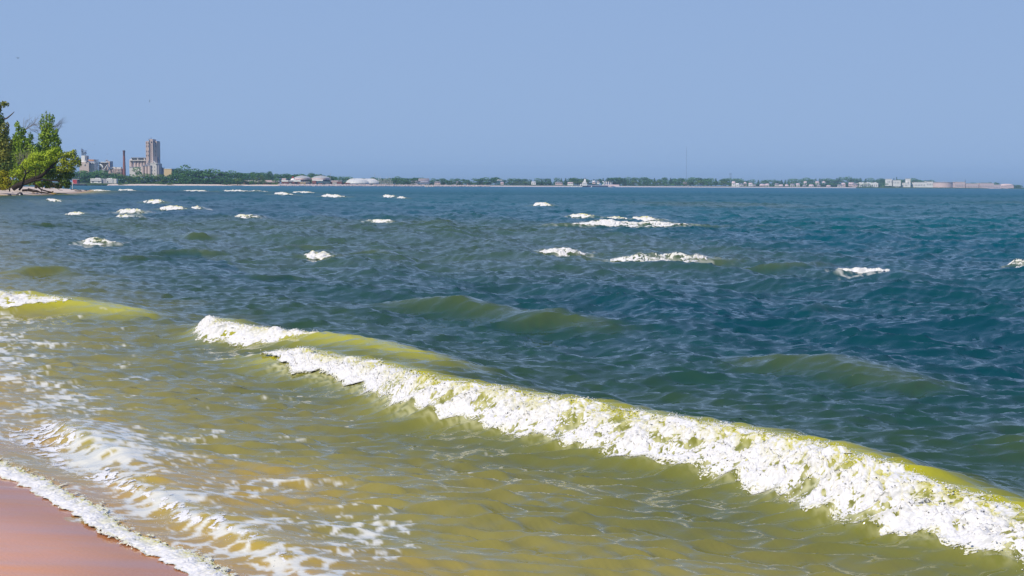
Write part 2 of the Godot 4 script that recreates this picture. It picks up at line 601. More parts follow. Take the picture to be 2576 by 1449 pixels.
func build_beach() -> void:
	var v := PackedVector3Array()
	var uv := PackedVector2Array()
	var col := PackedColorArray()
	var idx := PackedInt32Array()
	var ripple := noise(5, 0.5)
	var slow := noise(6, 2.2)
	var fine := noise(8, 0.05, FastNoiseLite.TYPE_SIMPLEX_SMOOTH, 2)
	var nx := 260
	var nz := 300
	for j in nz + 1:
		var z := -1.0 - 15.0 * pow(float(j) / nz, 0.9)
		for i in nx + 1:
			var sd := -7.0 + 9.0 * float(i) / nx
			var x := shore_x(z) + sd / 0.814
			var y := sand_height(x, z)
			y += 0.005 * ripple.get_noise_2d(x * 0.25, z * 1.6) + 0.012 * slow.get_noise_2d(x * 0.4, z)
			v.append(Vector3(x, y, z))
			uv.append(Vector2(x, z))
			var g := 0.5 + 0.5 * fine.get_noise_2d(x, z)
			var wet := smooth(-0.9, -0.05, sd + 0.25 * slow.get_noise_2d(x, z))
			col.append((Color(0.66, 0.30, 0.16) * (1.0 - 0.35 * wet)).lerp(Color(0.72, 0.28, 0.06) * (1.0 - 0.35 * wet), clampf(g * 0.35 + 0.2 + 1.1 * ripple.get_noise_2d(x * 0.25 + 9.0, z * 1.6), 0.0, 1.0)))
	for j in nz:
		for i in nx:
			var a := j * (nx + 1) + i
			idx.append_array([a, a + nx + 1, a + 1, a + 1, a + nx + 1, a + nx + 2])
	var st := SurfaceTool.new()
	st.create_from(array_mesh(v, idx, null, col, uv), 0)
	st.generate_normals()
	var m := StandardMaterial3D.new()
	m.vertex_color_use_as_albedo = true
	m.roughness = 0.5
	m.metallic_specular = 0.4
	m.clearcoat_enabled = true
	m.clearcoat = 0.7
	m.clearcoat_roughness = 0.10
	var grain := NoiseTexture2D.new()
	grain.width = 512
	grain.height = 512
	grain.seamless = true
	grain.noise = noise(12, 14.0, FastNoiseLite.TYPE_SIMPLEX_SMOOTH, 4)
	m.heightmap_enabled = true
	m.heightmap_scale = 0.35
	m.heightmap_texture = grain
	m.uv1_scale = Vector3(0.8, 1.9, 1.0)
	structure("beach", st.commit(), m, "wet orange sand with a film of water at the edge of the lake")

# ---------------------------------------------------------------- white water: a lumpy mass that tumbles down the front of a crest
func foam_mesh(c: Crest, ds: float, du: float, wide: Callable, seed_: int, lump: float, cover := 0.0, from := -1e9, to := 1e9, lacy := false) -> ArrayMesh:
	var n1 := noise(seed_, lump * 4.5, FastNoiseLite.TYPE_SIMPLEX_SMOOTH, 2)
	var n2 := noise(seed_ + 1, lump * 1.3, FastNoiseLite.TYPE_SIMPLEX_SMOOTH, 2)
	var n3 := noise(seed_ + 2, lump * 0.42, FastNoiseLite.TYPE_SIMPLEX_SMOOTH, 1)
	var n4 := noise(seed_ + 3, lump * 0.15, FastNoiseLite.TYPE_SIMPLEX_SMOOTH, 2)
	var lo := maxf(c.lo, from)
	var hi := minf(c.hi, to)
	var ns := int((hi - lo) / ds) + 1
	var us := PackedFloat32Array()
	var u0 := -0.3
	while u0 < 1.14:
		us.append(u0)
		u0 += du
	var nu := us.size()
	var v := PackedVector3Array()
	var keep := PackedFloat32Array()
	var col := PackedColorArray()
	for i in ns + 1:
		var s := lerpf(lo, hi, float(i) / ns)
		var taper := 0.10 if to > 1e8 else 0.32
		var end := smooth(0.0, taper, float(i) / ns) * smooth(1.0, 1.0 - taper, float(i) / ns)
		var h := c.height_at(s)
		var q := c.line_at(s)
		var w: float = wide.call(s) * (1.0 + 0.30 * n1.get_noise_2d(s * 0.7, 3.0)) * (0.35 + 0.65 * end)
		for j in nu:
			var f := us[j]
			var u := f * w
			var g := c.t * s + c.n * (q + u)
			# the mass streams down the face, so its lumps are drawn out that way
			var a := n1.get_noise_3d(s, u, 1.5)
			var b := n2.get_noise_3d(s, u, a * 0.2)
			var e := n3.get_noise_3d(s + b * 0.05, u, 4.0)
			var d := n4.get_noise_3d(s, u, 9.0)
			var sd := (g.x - shore_x(g.y)) * 0.814
			var base := surface(g.x, g.y, sd, [])
			var over := surface(g.x, g.y, sd, [c])
			var y := 0.0
			if f <= 0.0: y = h * (1.0 - 1.2 * f * f)
			else: y = h * pow(maxf(0.0, 1.0 - pow(minf(f, 1.0), 1.5)), 0.8)
			y = lerpf(over.y - base.y, maxf(over.y - base.y, y), smooth(0.02, 0.5, f) * smooth(1.0, 0.72, f))
			var thick := (0.12 + 0.88 * smooth(0.0, 0.45, f)) * smooth(1.1, 0.8, f)
			var billow := (1.0 - absf(b) * 1.6) * 0.34 + (1.0 - absf(e) * 1.8) * 0.22 + d * 0.12
			y += lump * thick * (billow + a * 0.5 - 0.25) * (0.4 + 0.6 * end)
			var lean := lump * thick * (b * 0.30 + e * 0.16 + d * 0.05) * smooth(1.0, 0.75, f)
			var edge := smooth(-0.3, 0.05, f) * smooth(1.14, 0.82, f)
			var upper := smooth(0.62, 0.05, f)
			var m := edge * 1.3 + a * 0.42 + b * 0.40 + e * 0.34 + d * 0.25 - upper * 1.0 - 0.38 + cover + (end - 1.0) * 0.6
			if lacy:
				var web := lace_noise.get_noise_2d(g.x * 1.3, g.y * 1.3) + 1.0
				m = 0.14 - 2.0 * smooth(0.25, 0.0, sd) - web * 0.75 + a * 0.55 + b * 0.30 + e * 0.15 + (smooth(-0.3, 0.2, f) * smooth(1.14, 0.8, f) - 1.0) * 0.7 + (end - 1.0) * 0.6
			else:
				m += (1.2 if to > 1e8 else 0.45) * smooth(0.28, 0.5, f) * smooth(1.0, 0.75, f) + d * 0.6 * smooth(0.6, 1.0, f)
				m -= 2.0 * smooth(0.16, 0.0, sd)
			if lacy:
				y = over.y - base.y + 0.002
				lean = 0.0
			v.append(Vector3(over.x + c.n.x * lean, base.y + y + 0.004, over.z + c.n.y * lean))
			keep.append(m)
			var thin := smooth(0.30, -0.30, a * 0.55 + b * 0.55 + e * 0.35)
			var yellow := 0.0 if lacy else clampf(smooth(0.5, 0.0, m) * 0.5 + thin * smooth(0.75, 0.1, f) * 0.95, 0.0, 1.0)
			var grain := 1.0 + 0.10 * e + 0.10 * d
			col.append((Color(0.62, 0.625, 0.615) * grain).lerp(Color(0.44, 0.42, 0.06), yellow * (0.85 if to > 1e8 or from < -20.0 else 0.25)))
	var idx := PackedInt32Array()
	for i in ns:
		for j in nu - 1:
			var p := i * nu + j
			if keep[p] + keep[p + 1] + keep[p + nu] > 0.0: idx.append_array([p, p + nu, p + 1])
			if keep[p + 1] + keep[p + nu] + keep[p + nu + 1] > 0.0: idx.append_array([p + 1, p + nu, p + nu + 1])
	if idx.is_empty(): idx.append_array([0, nu, 1])
	var st := SurfaceTool.new()
	st.create_from(array_mesh(v, idx, null, col), 0)
	st.generate_normals()
	foam_spots = PackedVector3Array()
	foam_cover = PackedFloat32Array()
	for i in v.size():
		if keep[i] > -0.25 and keep[i] < 0.30:
			foam_spots.append(v[i])
			foam_cover.append(keep[i])
	return st.commit()

var foam_spots: PackedVector3Array
var foam_cover: PackedFloat32Array

func ball(rings := 3, segs := 6) -> SphereMesh:
	var b := SphereMesh.new()
	b.radius = 1.0
	b.height = 2.0
	b.rings = rings
	b.radial_segments = segs
	return b

# clots and drops of white water, thrown over the mass just built; count of them, of radius small to large
func bubbles(owner_: Node3D, count: int, small: float, large: float, spread: float, mat: Material) -> void:
	var g := RandomNumberGenerator.new()
	g.seed = 900 + count
	var mm := MultiMesh.new()
	mm.transform_format = MultiMesh.TRANSFORM_3D
	mm.mesh = ball()
	mm.instance_count = count
	for i in count:
		var k := g.randi_range(0, foam_spots.size() - 1)
		var r := small * pow(large / small, pow(g.randf(), 2.2))
		if foam_cover[k] < 0.12: r *= 0.6
		var p := foam_spots[k] + Vector3(g.randfn(), absf(g.randfn()) * 0.7, g.randfn()) * spread * (0.4 + 0.8 * g.randf())
		var b := Basis.from_euler(Vector3(g.randf() * TAU, g.randf() * TAU, 0)) * Basis.from_scale(Vector3(r * g.randf_range(0.8, 1.5), r * g.randf_range(0.7, 1.1), r * g.randf_range(0.8, 1.4)))
		mm.set_instance_transform(i, Transform3D(b, p))
	var o := MultiMeshInstance3D.new()
	o.name = "foam_clots"
	o.multimesh = mm
	o.material_override = mat
	o.set_meta("kind", "stuff")
	owner_.add_child(o, true)

# ---------------------------------------------------------------- shapes
func box(st: SurfaceTool, a: Vector3, b: Vector3) -> void:
	var c := [Vector3(a.x, a.y, a.z), Vector3(b.x, a.y, a.z), Vector3(b.x, b.y, a.z), Vector3(a.x, b.y, a.z), Vector3(a.x, a.y, b.z), Vector3(b.x, a.y, b.z), Vector3(b.x, b.y, b.z), Vector3(a.x, b.y, b.z)]
	for f in [[0, 1, 2, 3], [5, 4, 7, 6], [4, 0, 3, 7], [1, 5, 6, 2], [3, 2, 6, 7], [4, 5, 1, 0]]:
		var n: Vector3 = (c[f[2]] - c[f[0]]).cross(c[f[1]] - c[f[0]]).normalized()
		st.set_normal(-n if n.dot((c[f[0]] + c[f[2]]) * 0.5 - (a + b) * 0.5) < 0.0 else n)
		for k in [0, 1, 2, 0, 2, 3]: st.add_vertex(c[f[k]])

func begin() -> SurfaceTool:
	var st := SurfaceTool.new()
	st.begin(Mesh.PRIMITIVE_TRIANGLES)
	return st

func box_mesh(a: Vector3, b: Vector3) -> ArrayMesh:
	var st := begin()
	box(st, a, b)
	return st.commit()

# a round body: points are [radius, height]
func lathe(st: SurfaceTool, profile: Array, sides: int, centre := Vector3.ZERO) -> void:
	for k in profile.size() - 1:
		for i in sides:
			var a0 := TAU * i / sides
			var a1 := TAU * (i + 1) / sides
			var d0 := Vector3(cos(a0), 0, sin(a0))
			var d1 := Vector3(cos(a1), 0, sin(a1))
			var p := [centre + d0 * profile[k][0] + Vector3.UP * profile[k][1], centre + d1 * profile[k][0] + Vector3.UP * profile[k][1], centre + d1 * profile[k + 1][0] + Vector3.UP * profile[k + 1][1], centre + d0 * profile[k + 1][0] + Vector3.UP * profile[k + 1][1]]
			var slope := Vector2(profile[k + 1][1] - profile[k][1], profile[k][0] - profile[k + 1][0]).normalized()
			var n := [d0 * slope.x + Vector3.UP * slope.y, d1 * slope.x + Vector3.UP * slope.y]
			for j in [0, 1, 2, 0, 2, 3]:
				st.set_normal(n[1] if j == 1 or j == 2 else n[0])
				st.add_vertex(p[j])

func lathe_mesh(profile: Array, sides: int) -> ArrayMesh:
	var st := begin()
	lathe(st, profile, sides)
	return st.commit()

func tube(st: SurfaceTool, pts: Array, radii: Array, sides := 6) -> void:
	for k in pts.size() - 1:
		var d: Vector3 = (pts[k + 1] - pts[k]).normalized()
		var x := d.cross(Vector3(0.31, 0.1, 0.94)).normalized()
		var y := d.cross(x)
		for i in sides:
			var a0 := TAU * i / sides
			var a1 := TAU * (i + 1) / sides
			var u0 := x * cos(a0) + y * sin(a0)
			var u1 := x * cos(a1) + y * sin(a1)
			var p := [pts[k] + u0 * radii[k], pts[k] + u1 * radii[k], pts[k + 1] + u1 * radii[k + 1], pts[k + 1] + u0 * radii[k + 1]]
			for j in [0, 2, 1, 0, 3, 2]:
				st.set_normal(u1 if j == 1 or j == 2 else u0)
				st.add_vertex(p[j])

# ---------------------------------------------------------------- trees
var leaf_mats := {}

func leaf_paint() -> StandardMaterial3D:
	if not leaf_mats.has("leaf"):
		var m := StandardMaterial3D.new()
		m.vertex_color_use_as_albedo = true
		m.roughness = 0.6
		m.metallic_specular = 0.25
		m.backlight_enabled = true
		m.backlight = Color(0.5, 0.5, 0.3)
		leaf_mats["leaf"] = m
		leaf_mats["bark"] = paint(Color(0.10, 0.075, 0.055), 0.9, 0.2)
		leaf_mats["dark_bark"] = paint(Color(0.035, 0.027, 0.022), 0.9, 0.2)
		leaf_mats["grey_bark"] = paint(Color(0.24, 0.21, 0.18), 0.9, 0.2)
	return leaf_mats["leaf"]

# leaves spread through lobes; a lobe is [centre, radii]; every leaf is one bent quad
func foliage(lobes: Array, count: int, size: float, a: Color, b: Color, g: RandomNumberGenerator, fill := 0.55) -> ArrayMesh:
	var v := PackedVector3Array()
	var col := PackedColorArray()
	var idx := PackedInt32Array()
	var total := 0.0
	for l in lobes: total += pow(l[1].x * l[1].y * l[1].z, 0.667)
	for l in lobes:
		var here := int(count * pow(l[1].x * l[1].y * l[1].z, 0.667) / total)
		var hue := g.randf()
		for i in here:
			var d := Vector3(g.randfn(), g.randfn(), g.randfn()).normalized()
			var r := lerpf(fill, 1.05, sqrt(g.randf())) + absf(g.randfn()) * 0.10
			var p: Vector3 = l[0] + d * r * l[1]
			var o := (d + Vector3(g.randfn(), g.randfn(), g.randfn()) * 0.55).normalized()
			var x := o.cross(Vector3(g.randfn(), g.randfn(), g.randfn())).normalized()
			var y := o.cross(x)
			var s := size * g.randf_range(0.6, 1.35)
			var k := v.size()
			v.append_array([p - x * s, p - y * s * 0.6, p + x * s, p + y * s * 0.6])
			var c := a.lerp(b, clampf(hue * 0.5 + g.randf() * 0.55, 0.0, 1.0))
			for j in 4: col.append(c)
			idx.append_array([k, k + 1, k + 2, k, k + 2, k + 3])
	return array_mesh(v, idx, null, col)

var far_trees := []

# five kinds of far tree, about one metre tall, to be scaled: four leafy ones and a pointed conifer
func make_far_trees() -> void:
	var g := RandomNumberGenerator.new()
	g.seed = 4242
	var tones := [[Color(0.045, 0.145, 0.03), Color(0.105, 0.235, 0.034)], [Color(0.033, 0.112, 0.034), Color(0.066, 0.165, 0.04)], [Color(0.08, 0.165, 0.027), Color(0.16, 0.235, 0.032)], [Color(0.04, 0.13, 0.036), Color(0.086, 0.19, 0.033)], [Color(0.026, 0.085, 0.036), Color(0.05, 0.12, 0.04)]]
	for k in 5:
		var lobes := []
		if k < 4:
			for i in [9, 12, 8, 14][k]:
				var up := g.randf()
				var out := 0.30 * (1.0 - pow(absf(up - 0.42) * 1.5, 2.0)) * sqrt(g.randf()) * 1.15
				var a := g.randf() * TAU
				var r := g.randf_range(0.11, 0.20)
				lobes.append([Vector3(cos(a) * out, 0.10 + up * 0.76, sin(a) * out), Vector3(r * 1.25, r * 0.85, r * 1.25)])
		else:
			for i in 8:
				var f := i / 8.0
				lobes.append([Vector3(0, 0.12 + f * 0.82, 0), Vector3(0.21 * (1.0 - f) + 0.03, 0.08, 0.21 * (1.0 - f) + 0.03)])
		var crown := foliage(lobes, 700, 0.042, tones[k][0], tones[k][1], g)
		var st := begin()
		tube(st, [Vector3(0, -0.02, 0), Vector3(0.01, 0.3, 0), Vector3(0, 0.62, 0.01)], [0.026, 0.020, 0.008], 5)
		far_trees.append([crown, st.commit()])

const ORDINAL := ["first", "second", "third", "fourth", "fifth", "sixth", "seventh", "eighth", "ninth", "tenth", "eleventh", "twelfth", "thirteenth", "fourteenth", "fifteenth", "sixteenth", "seventeenth", "eighteenth", "nineteenth", "twentieth"]
const TENS := ["", "", "twenty", "thirty", "forty", "fifty", "sixty", "seventy", "eighty", "ninety"]

func nth(k: int) -> String:
	if k < 20: return ORDINAL[k]
	var one := (k + 1) % 10
	var ten: String = TENS[(k + 1) / 10]
	if one == 0: return ten.trim_suffix("y") + "ieth"
	return ten + "-" + ORDINAL[one - 1]

const KIND_WORDS := ["round green tree", "dark broad tree", "pale green tree", "bushy green tree", "pointed dark conifer"]
var tree_first := {}

# a far tree whose foot and top show at those heights of the picture
func far_tree(kind: int, dx: float, top: float, foot: float, wide: float, depth: float, label: String, group: String) -> void:
	var base := at(dx, foot, depth)
	var tall := at(dx, top, depth).y - base.y
	var o: Node3D
	var called := "conifer" if kind == 4 else "tree"
	if tree_first.has(kind):
		o = tree_first[kind].duplicate()
		o.name = numbered(called)
		add_child(o)
	else:
		o = thing(called, "", "")
		part("crown", far_trees[kind][0], leaf_paint(), o)
		part("trunk", far_trees[kind][1], leaf_mats["bark"], o)
		tree_first[kind] = o
	o.position = base
	o.rotation.y = rng.randf() * TAU
	var w := wide * depth / FOC / 0.72
	o.scale = Vector3(w, tall, w)
	tag(o, label, "tree", group)

# a row of trees between two places of the picture; foot and top are lines, described by what they stand by
func belt(x0: float, x1: float, step: float, tops: Array, foot: float, depth: float, where: String, group: String, kinds: Array, jitter := 2.5, deep := 40.0) -> void:
	var k := 0
	var x := x0
	while x < x1:
		var f := (x - x0) / (x1 - x0) * (tops.size() - 1)
		var i := mini(int(f), tops.size() - 2)
		var top: float = lerpf(tops[i], tops[i + 1], f - i) + rng.randf_range(-jitter, jitter)
		var kind: int = kinds[rng.randi() % kinds.size()]
		var wide := (foot - top) * rng.randf_range(1.0, 1.5)
		if kind == 4: wide *= 0.62
		far_tree(kind, x, top, foot, maxf(wide, step * 1.25), depth + rng.randf_range(0.0, deep), "%s, %s from left among %s" % [KIND_WORDS[kind], nth(k), where], group)
		k += 1
		x += step * rng.randf_range(0.75, 1.25)

# ---------------------------------------------------------------- the far side
const SHORE_LINE := [[-1500.0, 1450.0], [150.0, 1450.0], [214.0, 1480.0], [230.0, 1550.0], [300.0, 1680.0], [500.0, 1850.0], [700.0, 2020.0], [860.0, 2150.0], [1000.0, 2350.0], [1300.0, 2700.0], [1560.0, 3050.0], [1800.0, 3300.0], [2100.0, 3700.0], [2576.0, 4300.0], [3600.0, 4700.0], [5200.0, 4800.0]]

func shore_depth(dx: float) -> float:
	for i in range(1, SHORE_LINE.size()):
		if dx <= SHORE_LINE[i][0]:
			return lerpf(SHORE_LINE[i - 1][1], SHORE_LINE[i][1], (dx - SHORE_LINE[i - 1][0]) / (SHORE_LINE[i][0] - SHORE_LINE[i - 1][0]))
	return SHORE_LINE[-1][1]

func shore_point(dx: float, behind: float, y: float) -> Vector3:
	var d := shore_depth(dx) + behind
	return Vector3((dx - 1288.0) / FOC * d, y, -d)

func strip(x0: float, x1: float, steps: int, rows: Array, wobble := 0.0) -> ArrayMesh:
	var v := PackedVector3Array()
	var idx := PackedInt32Array()
	var f := noise(61, 30.0)
	var nr := rows.size()
	for i in steps + 1:
		var dx := lerpf(x0, x1, float(i) / steps)
		for r in rows:
			v.append(shore_point(dx, r[0] + wobble * f.get_noise_2d(dx * 4.0, r[0]), r[1]))
	for i in steps:
		for r in nr - 1:
			var a := i * nr + r
			idx.append_array([a, a + 1, a + nr, a + nr, a + 1, a + nr + 1])
	var st := SurfaceTool.new()
	st.create_from(array_mesh(v, idx), 0)
	st.generate_normals()
	return st.commit()

# a box whose front stands at that depth and spans those pixels of the 2576 wide picture
func block(o: Node3D, called: String, mat: Material, x0: float, x1: float, top: float, foot: float, depth: float, thick: float, sunk := 0.0) -> MeshInstance3D:
	var a := at(x0, foot, depth)
	var b := at(x1, top, depth)
	var c := (a + b) * 0.5
	var hx := absf(at(x1, foot, depth).x - a.x) * 0.5
	var lo := Vector3(-hx, a.y - c.y - sunk, -thick)
	var m := box_mesh(lo, Vector3(hx, b.y - c.y, 0))
	return part(called, m, mat, o, c - o.position)

func place(called: String, label: String, category: String, dx: float, foot: float, depth: float, group := "") -> Node3D:
	return thing(called, label, category, at(dx, foot, depth), 0.0, group)

func round_part(o: Node3D, called: String, mat: Material, dx: float, foot: float, depth: float, profile: Array, sides := 20) -> MeshInstance3D:
	return part(called, lathe_mesh(profile, sides), mat, o, at(dx, foot, depth) - o.position)

func bar(o: Node3D, called: String, mat: Material, pts: Array, depth: float, radius: float, sides := 5) -> MeshInstance3D:
	var st := begin()
	var p := []
	var r := []
	for q in pts:
		p.append(at(q[0], q[1], depth + (q[2] if q.size() > 2 else 0.0)) - o.position)
		r.append(radius)
	tube(st, p, r, sides)
	return part(called, st.commit(), mat, o)

var M := {}

func build_far_side() -> void:
	leaf_paint()
	make_far_trees()
	M.concrete = paint(Color(0.52, 0.42, 0.38))
	M.pale = paint(Color(0.62, 0.60, 0.56))
	M.white = paint(Color(0.78, 0.77, 0.73))
	M.beige = paint(Color(0.56, 0.46, 0.40))
	M.steel = paint(Color(0.16, 0.21, 0.30), 0.5, 0.5)
	M.dark = paint(Color(0.03, 0.035, 0.045))
	M.orange = paint(Color(0.52, 0.27, 0.16))
	M.brick = paint(Color(0.24, 0.095, 0.08))
	M.red = paint(Color(0.40, 0.05, 0.055))
	M.yellow = paint(Color(0.64, 0.48, 0.26))
	M.teal = paint(Color(0.05, 0.13, 0.17))
	M.grey = paint(Color(0.34, 0.34, 0.37))
	M.pink = paint(Color(0.60, 0.47, 0.46))
	M.dome = paint(Color(0.56, 0.58, 0.56), 0.5)
	M.tank_roof = paint(Color(0.36, 0.38, 0.36), 0.6)
	M.roof = paint(Color(0.24, 0.22, 0.23))
	M.black = paint(Color(0.012, 0.012, 0.014), 0.5, 0.5)
	M.green = paint(Color(0.02, 0.22, 0.09))
	M.tan = paint(Color(0.50, 0.42, 0.28))
	far_land()
	malt_plant()
	water_works()
	lighthouse_pier()
	houses()
	far_right()
	belts()
	near_point()
	whitecaps()
	birds()

func far_land() -> void:
	var grass := paint(Color(0.05, 0.085, 0.025), 0.95, 0.2)
	structure("far_ground", strip(-1500.0, 5200.0, 90, [[8.0, -0.6], [20.0, 0.9], [45.0, 2.0], [300.0, 3.0], [700.0, 4.0]]), grass, "flat green land behind the far shore")
	structure("far_beach", strip(222.0, 900.0, 60, [[-6.0, -0.5], [4.0, 0.45], [24.0, 1.5], [40.0, 1.9]], 5.0), paint(Color(0.66, 0.54, 0.43), 0.95, 0.2), "narrow pale sand beach below the trees of the far shore")
	structure("far_shore", strip(900.0, 2150.0, 90, [[-6.0, -0.5], [5.0, 1.2], [14.0, 1.9], [24.0, 2.1]], 6.0), paint(Color(0.52, 0.47, 0.45), 0.95, 0.2), "pale stony edge of the far shore")
	# armour stones
	var st := begin()
	var g := RandomNumberGenerator.new()
	g.seed = 88
	for i in 1500:
		var dx := g.randf_range(700.0, 1230.0)
		var f := g.randf()
		var p := shore_point(dx, -9.0 + 16.0 * f, 0.1 + 2.3 * f)
		var r := g.randf_range(0.7, 1.7)
		var prof := [[0.0, -r * 0.7], [r * g.randf_range(0.7, 1.1), -r * 0.2], [r * g.randf_range(0.5, 0.9), r * 0.4], [0.0, r * 0.75]]
		lathe(st, prof, 5, p)
	tag(part("armour_stones", st.commit(), paint(Color(0.48, 0.41, 0.38), 0.9, 0.2), self), "heap of pale armour stones along the water below the round tanks", "stones", "", "stuff")

func window_row(o: Node, m: Material, xs: Array, ys: Array, w: float, h: float, depth: float) -> void:
	for y in ys:
		for x in xs:
			block(o, "window", m, x, x + w, y, y + h, depth, 0.5)

func malt_plant() -> void:
	var D := 2150.0
	# the tall tower
	var o := place("grain_tower", "tall narrow concrete grain tower with small dark windows and a mast", "tower", 381, 441, D)
	block(o, "wall", M.concrete, 366.9, 375.4, 355, 442, D, 22)
	var pier := block(o, "stair_shaft", M.concrete, 375.4, 384.9, 349.7, 442, D - 4, 20)
	block(o, "recess", M.teal, 384.9, 389.2, 356, 442, D + 9, 10)  # dark colour carries the shade inside the recess
	block(o, "side_wall", M.concrete, 389.2, 395.0, 355, 442, D + 1, 20)
	for y in [358.0, 366.0, 379.0, 389.5]:
		for x in [368.2, 372.6, 391.0]: block(o, "window", M.dark, x, x + 1.1, y, y + 3.4, D - (0.4 if x < 380 else -0.6), 0.8)
	for k in 10:
		block(o, "window", M.dark, 379.0, 380.1, 363.5 + k * 5.1, 365.9 + k * 5.1, D - 4.4, 0.8)
		block(o, "window", M.dark, 376.6, 377.6, 361.0 + k * 5.1, 363.2 + k * 5.1, D - 4.4, 0.8)
	block(o, "hatch", M.dark, 379.2, 382.0, 356.0, 358.8, D - 4.5, 0.8)
	block(o, "roof_platform", M.steel, 372.6, 377.0, 349.4, 350.4, D - 4, 8)
	bar(o, "mast", M.steel, [[380, 350], [380, 345.5]], D, 0.45)
	bar(o, "drain_pipe", M.steel, [[375.2, 352], [375.2, 414]], D - 4.6, 0.35)
	bar(o, "chute", M.white, [[388, 360], [387.6, 404], [391, 412]], D - 0.5, 0.55)
	block(o, "roof_rail", M.steel, 394.6, 396.2, 354.6, 357, D + 4, 12)
	# annexe
	o = place("annexe", "pale grey blocky annexe at the foot of the tall grain tower", "building", 388, 441, D - 12)
	block(o, "wall", M.pale, 377.6, 394.4, 411, 444, D - 14, 22)
	block(o, "side_wall", M.grey, 394.4, 399.4, 411.6, 444, D - 13, 20)  # grey instead of pale: shade painted on the right side
	block(o, "parapet", M.white, 376.8, 396, 410, 411.2, D - 14.5, 23)
	window_row(o, M.dark, [382.0, 388.4], [419.0, 428.0, 436.0], 1.1, 2.0, D - 14.4)
	bar(o, "pipe", M.white, [[386, 405], [392, 412]], D - 15, 0.7)
	bar(o, "handrail", M.grey, [[378, 408], [396, 408]], D - 13, 0.25)
	# conveyors right of it
	o = place("conveyor", "dark steel conveyor legs and chutes on the right of the grain tower", "machinery", 402, 441, D)
	bar(o, "leg", M.steel, [[396.4, 396], [398.8, 402], [399.2, 416]], D + 4, 1.4)
	bar(o, "chute", M.steel, [[398.5, 412], [407, 436]], D + 4, 1.0)
	block(o, "housing", M.steel, 399.6, 404.5, 426, 444, D + 6, 8)
	block(o, "bin", M.grey, 405, 410, 424, 444, D + 8, 8)
	bar(o, "frame", M.steel, [[404, 424], [413.5, 423]], D + 5, 0.5)
	bar(o, "post", M.steel, [[412.8, 421], [412.8, 444]], D + 5, 0.6)
	bar(o, "post", M.steel, [[408, 420], [408, 428]], D + 5, 0.7)
	# silos with the gallery on top
	o = place("silo_block", "row of five tall concrete silos under a gallery with two long dark windows", "silo", 345, 441, D + 6)
	for k in 5:
		var x: float = [330.6, 340.6, 348.4, 356.2, 363.0][k]
		var r: float = [5.0, 4.2, 4.0, 4.0, 3.4][k] * D / FOC
		round_part(o, "silo", M.concrete, x, 420.5, D + 8 + r, [[r, 0.0], [r, 9.0], [r * 0.96, 10.4], [r * 0.8, 11.6], [r * 0.3, 12.2]], 20)
	block(o, "gallery", M.pale, 329.6, 364.0, 397, 403.2, D + 8, 9)
	block(o, "gallery_roof", M.grey, 329, 366.6, 396.2, 397, D + 7.5, 10)
	block(o, "deck", M.pale, 325.2, 366.4, 402.6, 404.2, D + 6, 13)
	block(o, "gallery_window", M.dark, 331.6, 345.0, 398.4, 401.8, D + 7.6, 0.6)
	block(o, "gallery_window", M.dark, 347.4, 361.4, 398.4, 401.8, D + 7.6, 0.6)
	block(o, "end_wall", M.steel, 364.0, 366.6, 397, 420, D + 9, 10)  # dark blue colour stands in for shade on the right end
	block(o, "base", M.pale, 325.5, 355.5, 420.5, 445, D + 6, 14)
	block(o, "base_band", M.grey, 325.2, 355.8, 419.4, 420.6, D + 5.5, 14)
	# front silos
	for k in 3:
		var d: Array = [[360.2, 4.6, 417.4, "left"], [368.6, 3.7, 417.8, "middle"], [377.4, 5.2, 417.2, "right"]][k]
		var r: float = d[1] * D / FOC
		var h: float = at(d[0], d[2], D - 30).y - at(d[0], 443, D - 30).y
		o = place("grain_silo", "%s one of three smooth concrete silos in front of the tall tower" % d[3], "silo", d[0], 443, D - 30 - k, "concrete silos before the tower")
		part("drum", lathe_mesh([[r, -1.0], [r, h], [0.0, h + 0.4]], 22), M.concrete, o)
		part("rim", lathe_mesh([[r, h - 0.4], [r + 0.3, h - 0.4], [r + 0.3, h + 0.5], [r * 0.8, h + 0.6]], 22), M.grey, o)
	o = place("headhouse_machine", "tangle of dark steel spouts on top of the front silos", "machinery", 369, 417, D - 31)
	bar(o, "spout", M.steel, [[367.4, 417], [372.4, 409.6], [374.4, 404]], D - 30, 0.5)
	bar(o, "spout", M.steel, [[375, 417], [372.4, 409.6]], D - 30, 0.5)
	block(o, "hopper", M.steel, 366.6, 370, 414, 416.8, D - 31, 2.5)
	bar(o, "crossbar", M.steel, [[354, 412.4], [360.4, 412.4]], D - 30, 0.25)
	bar(o, "post", M.steel, [[359.6, 412.4], [359.6, 417.6]], D - 30, 0.25)
	# chimney
	var hC := at(313, 379, D).y - at(313, 447, D).y
	o = place("chimney", "tall round dark brick chimney with a flared top standing alone", "chimney", 312.9, 447, D - 20)
	var st := begin()
	part("shaft", lathe_mesh([[2.45, -1.0], [2.1, hC * 0.35], [1.6, hC * 0.80]], 18), M.brick, o)
	part("collar", lathe_mesh([[1.6, hC * 0.80], [1.62, hC * 0.93], [1.9, hC * 0.975], [1.9, hC], [1.3, hC], [1.2, hC - 1.5]], 18), paint(Color(0.12, 0.06, 0.06)), o)
	part("base", box_mesh(Vector3(-3.2, -1.0, -3.0), Vector3(3.2, 3.0, 3.0)), M.brick, o)
	# brick boiler house left of the chimney
	o = place("boiler_house", "low brown brick boiler house with pale roof boxes left of the chimney", "building", 293, 445, D)
	block(o, "wall", paint(Color(0.36, 0.27, 0.24)), 277, 305.4, 424.5, 447, D, 14)
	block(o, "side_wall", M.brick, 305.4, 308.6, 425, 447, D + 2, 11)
	block(o, "roof_box", M.pale, 282, 290.6, 420, 424.5, D + 2, 8)
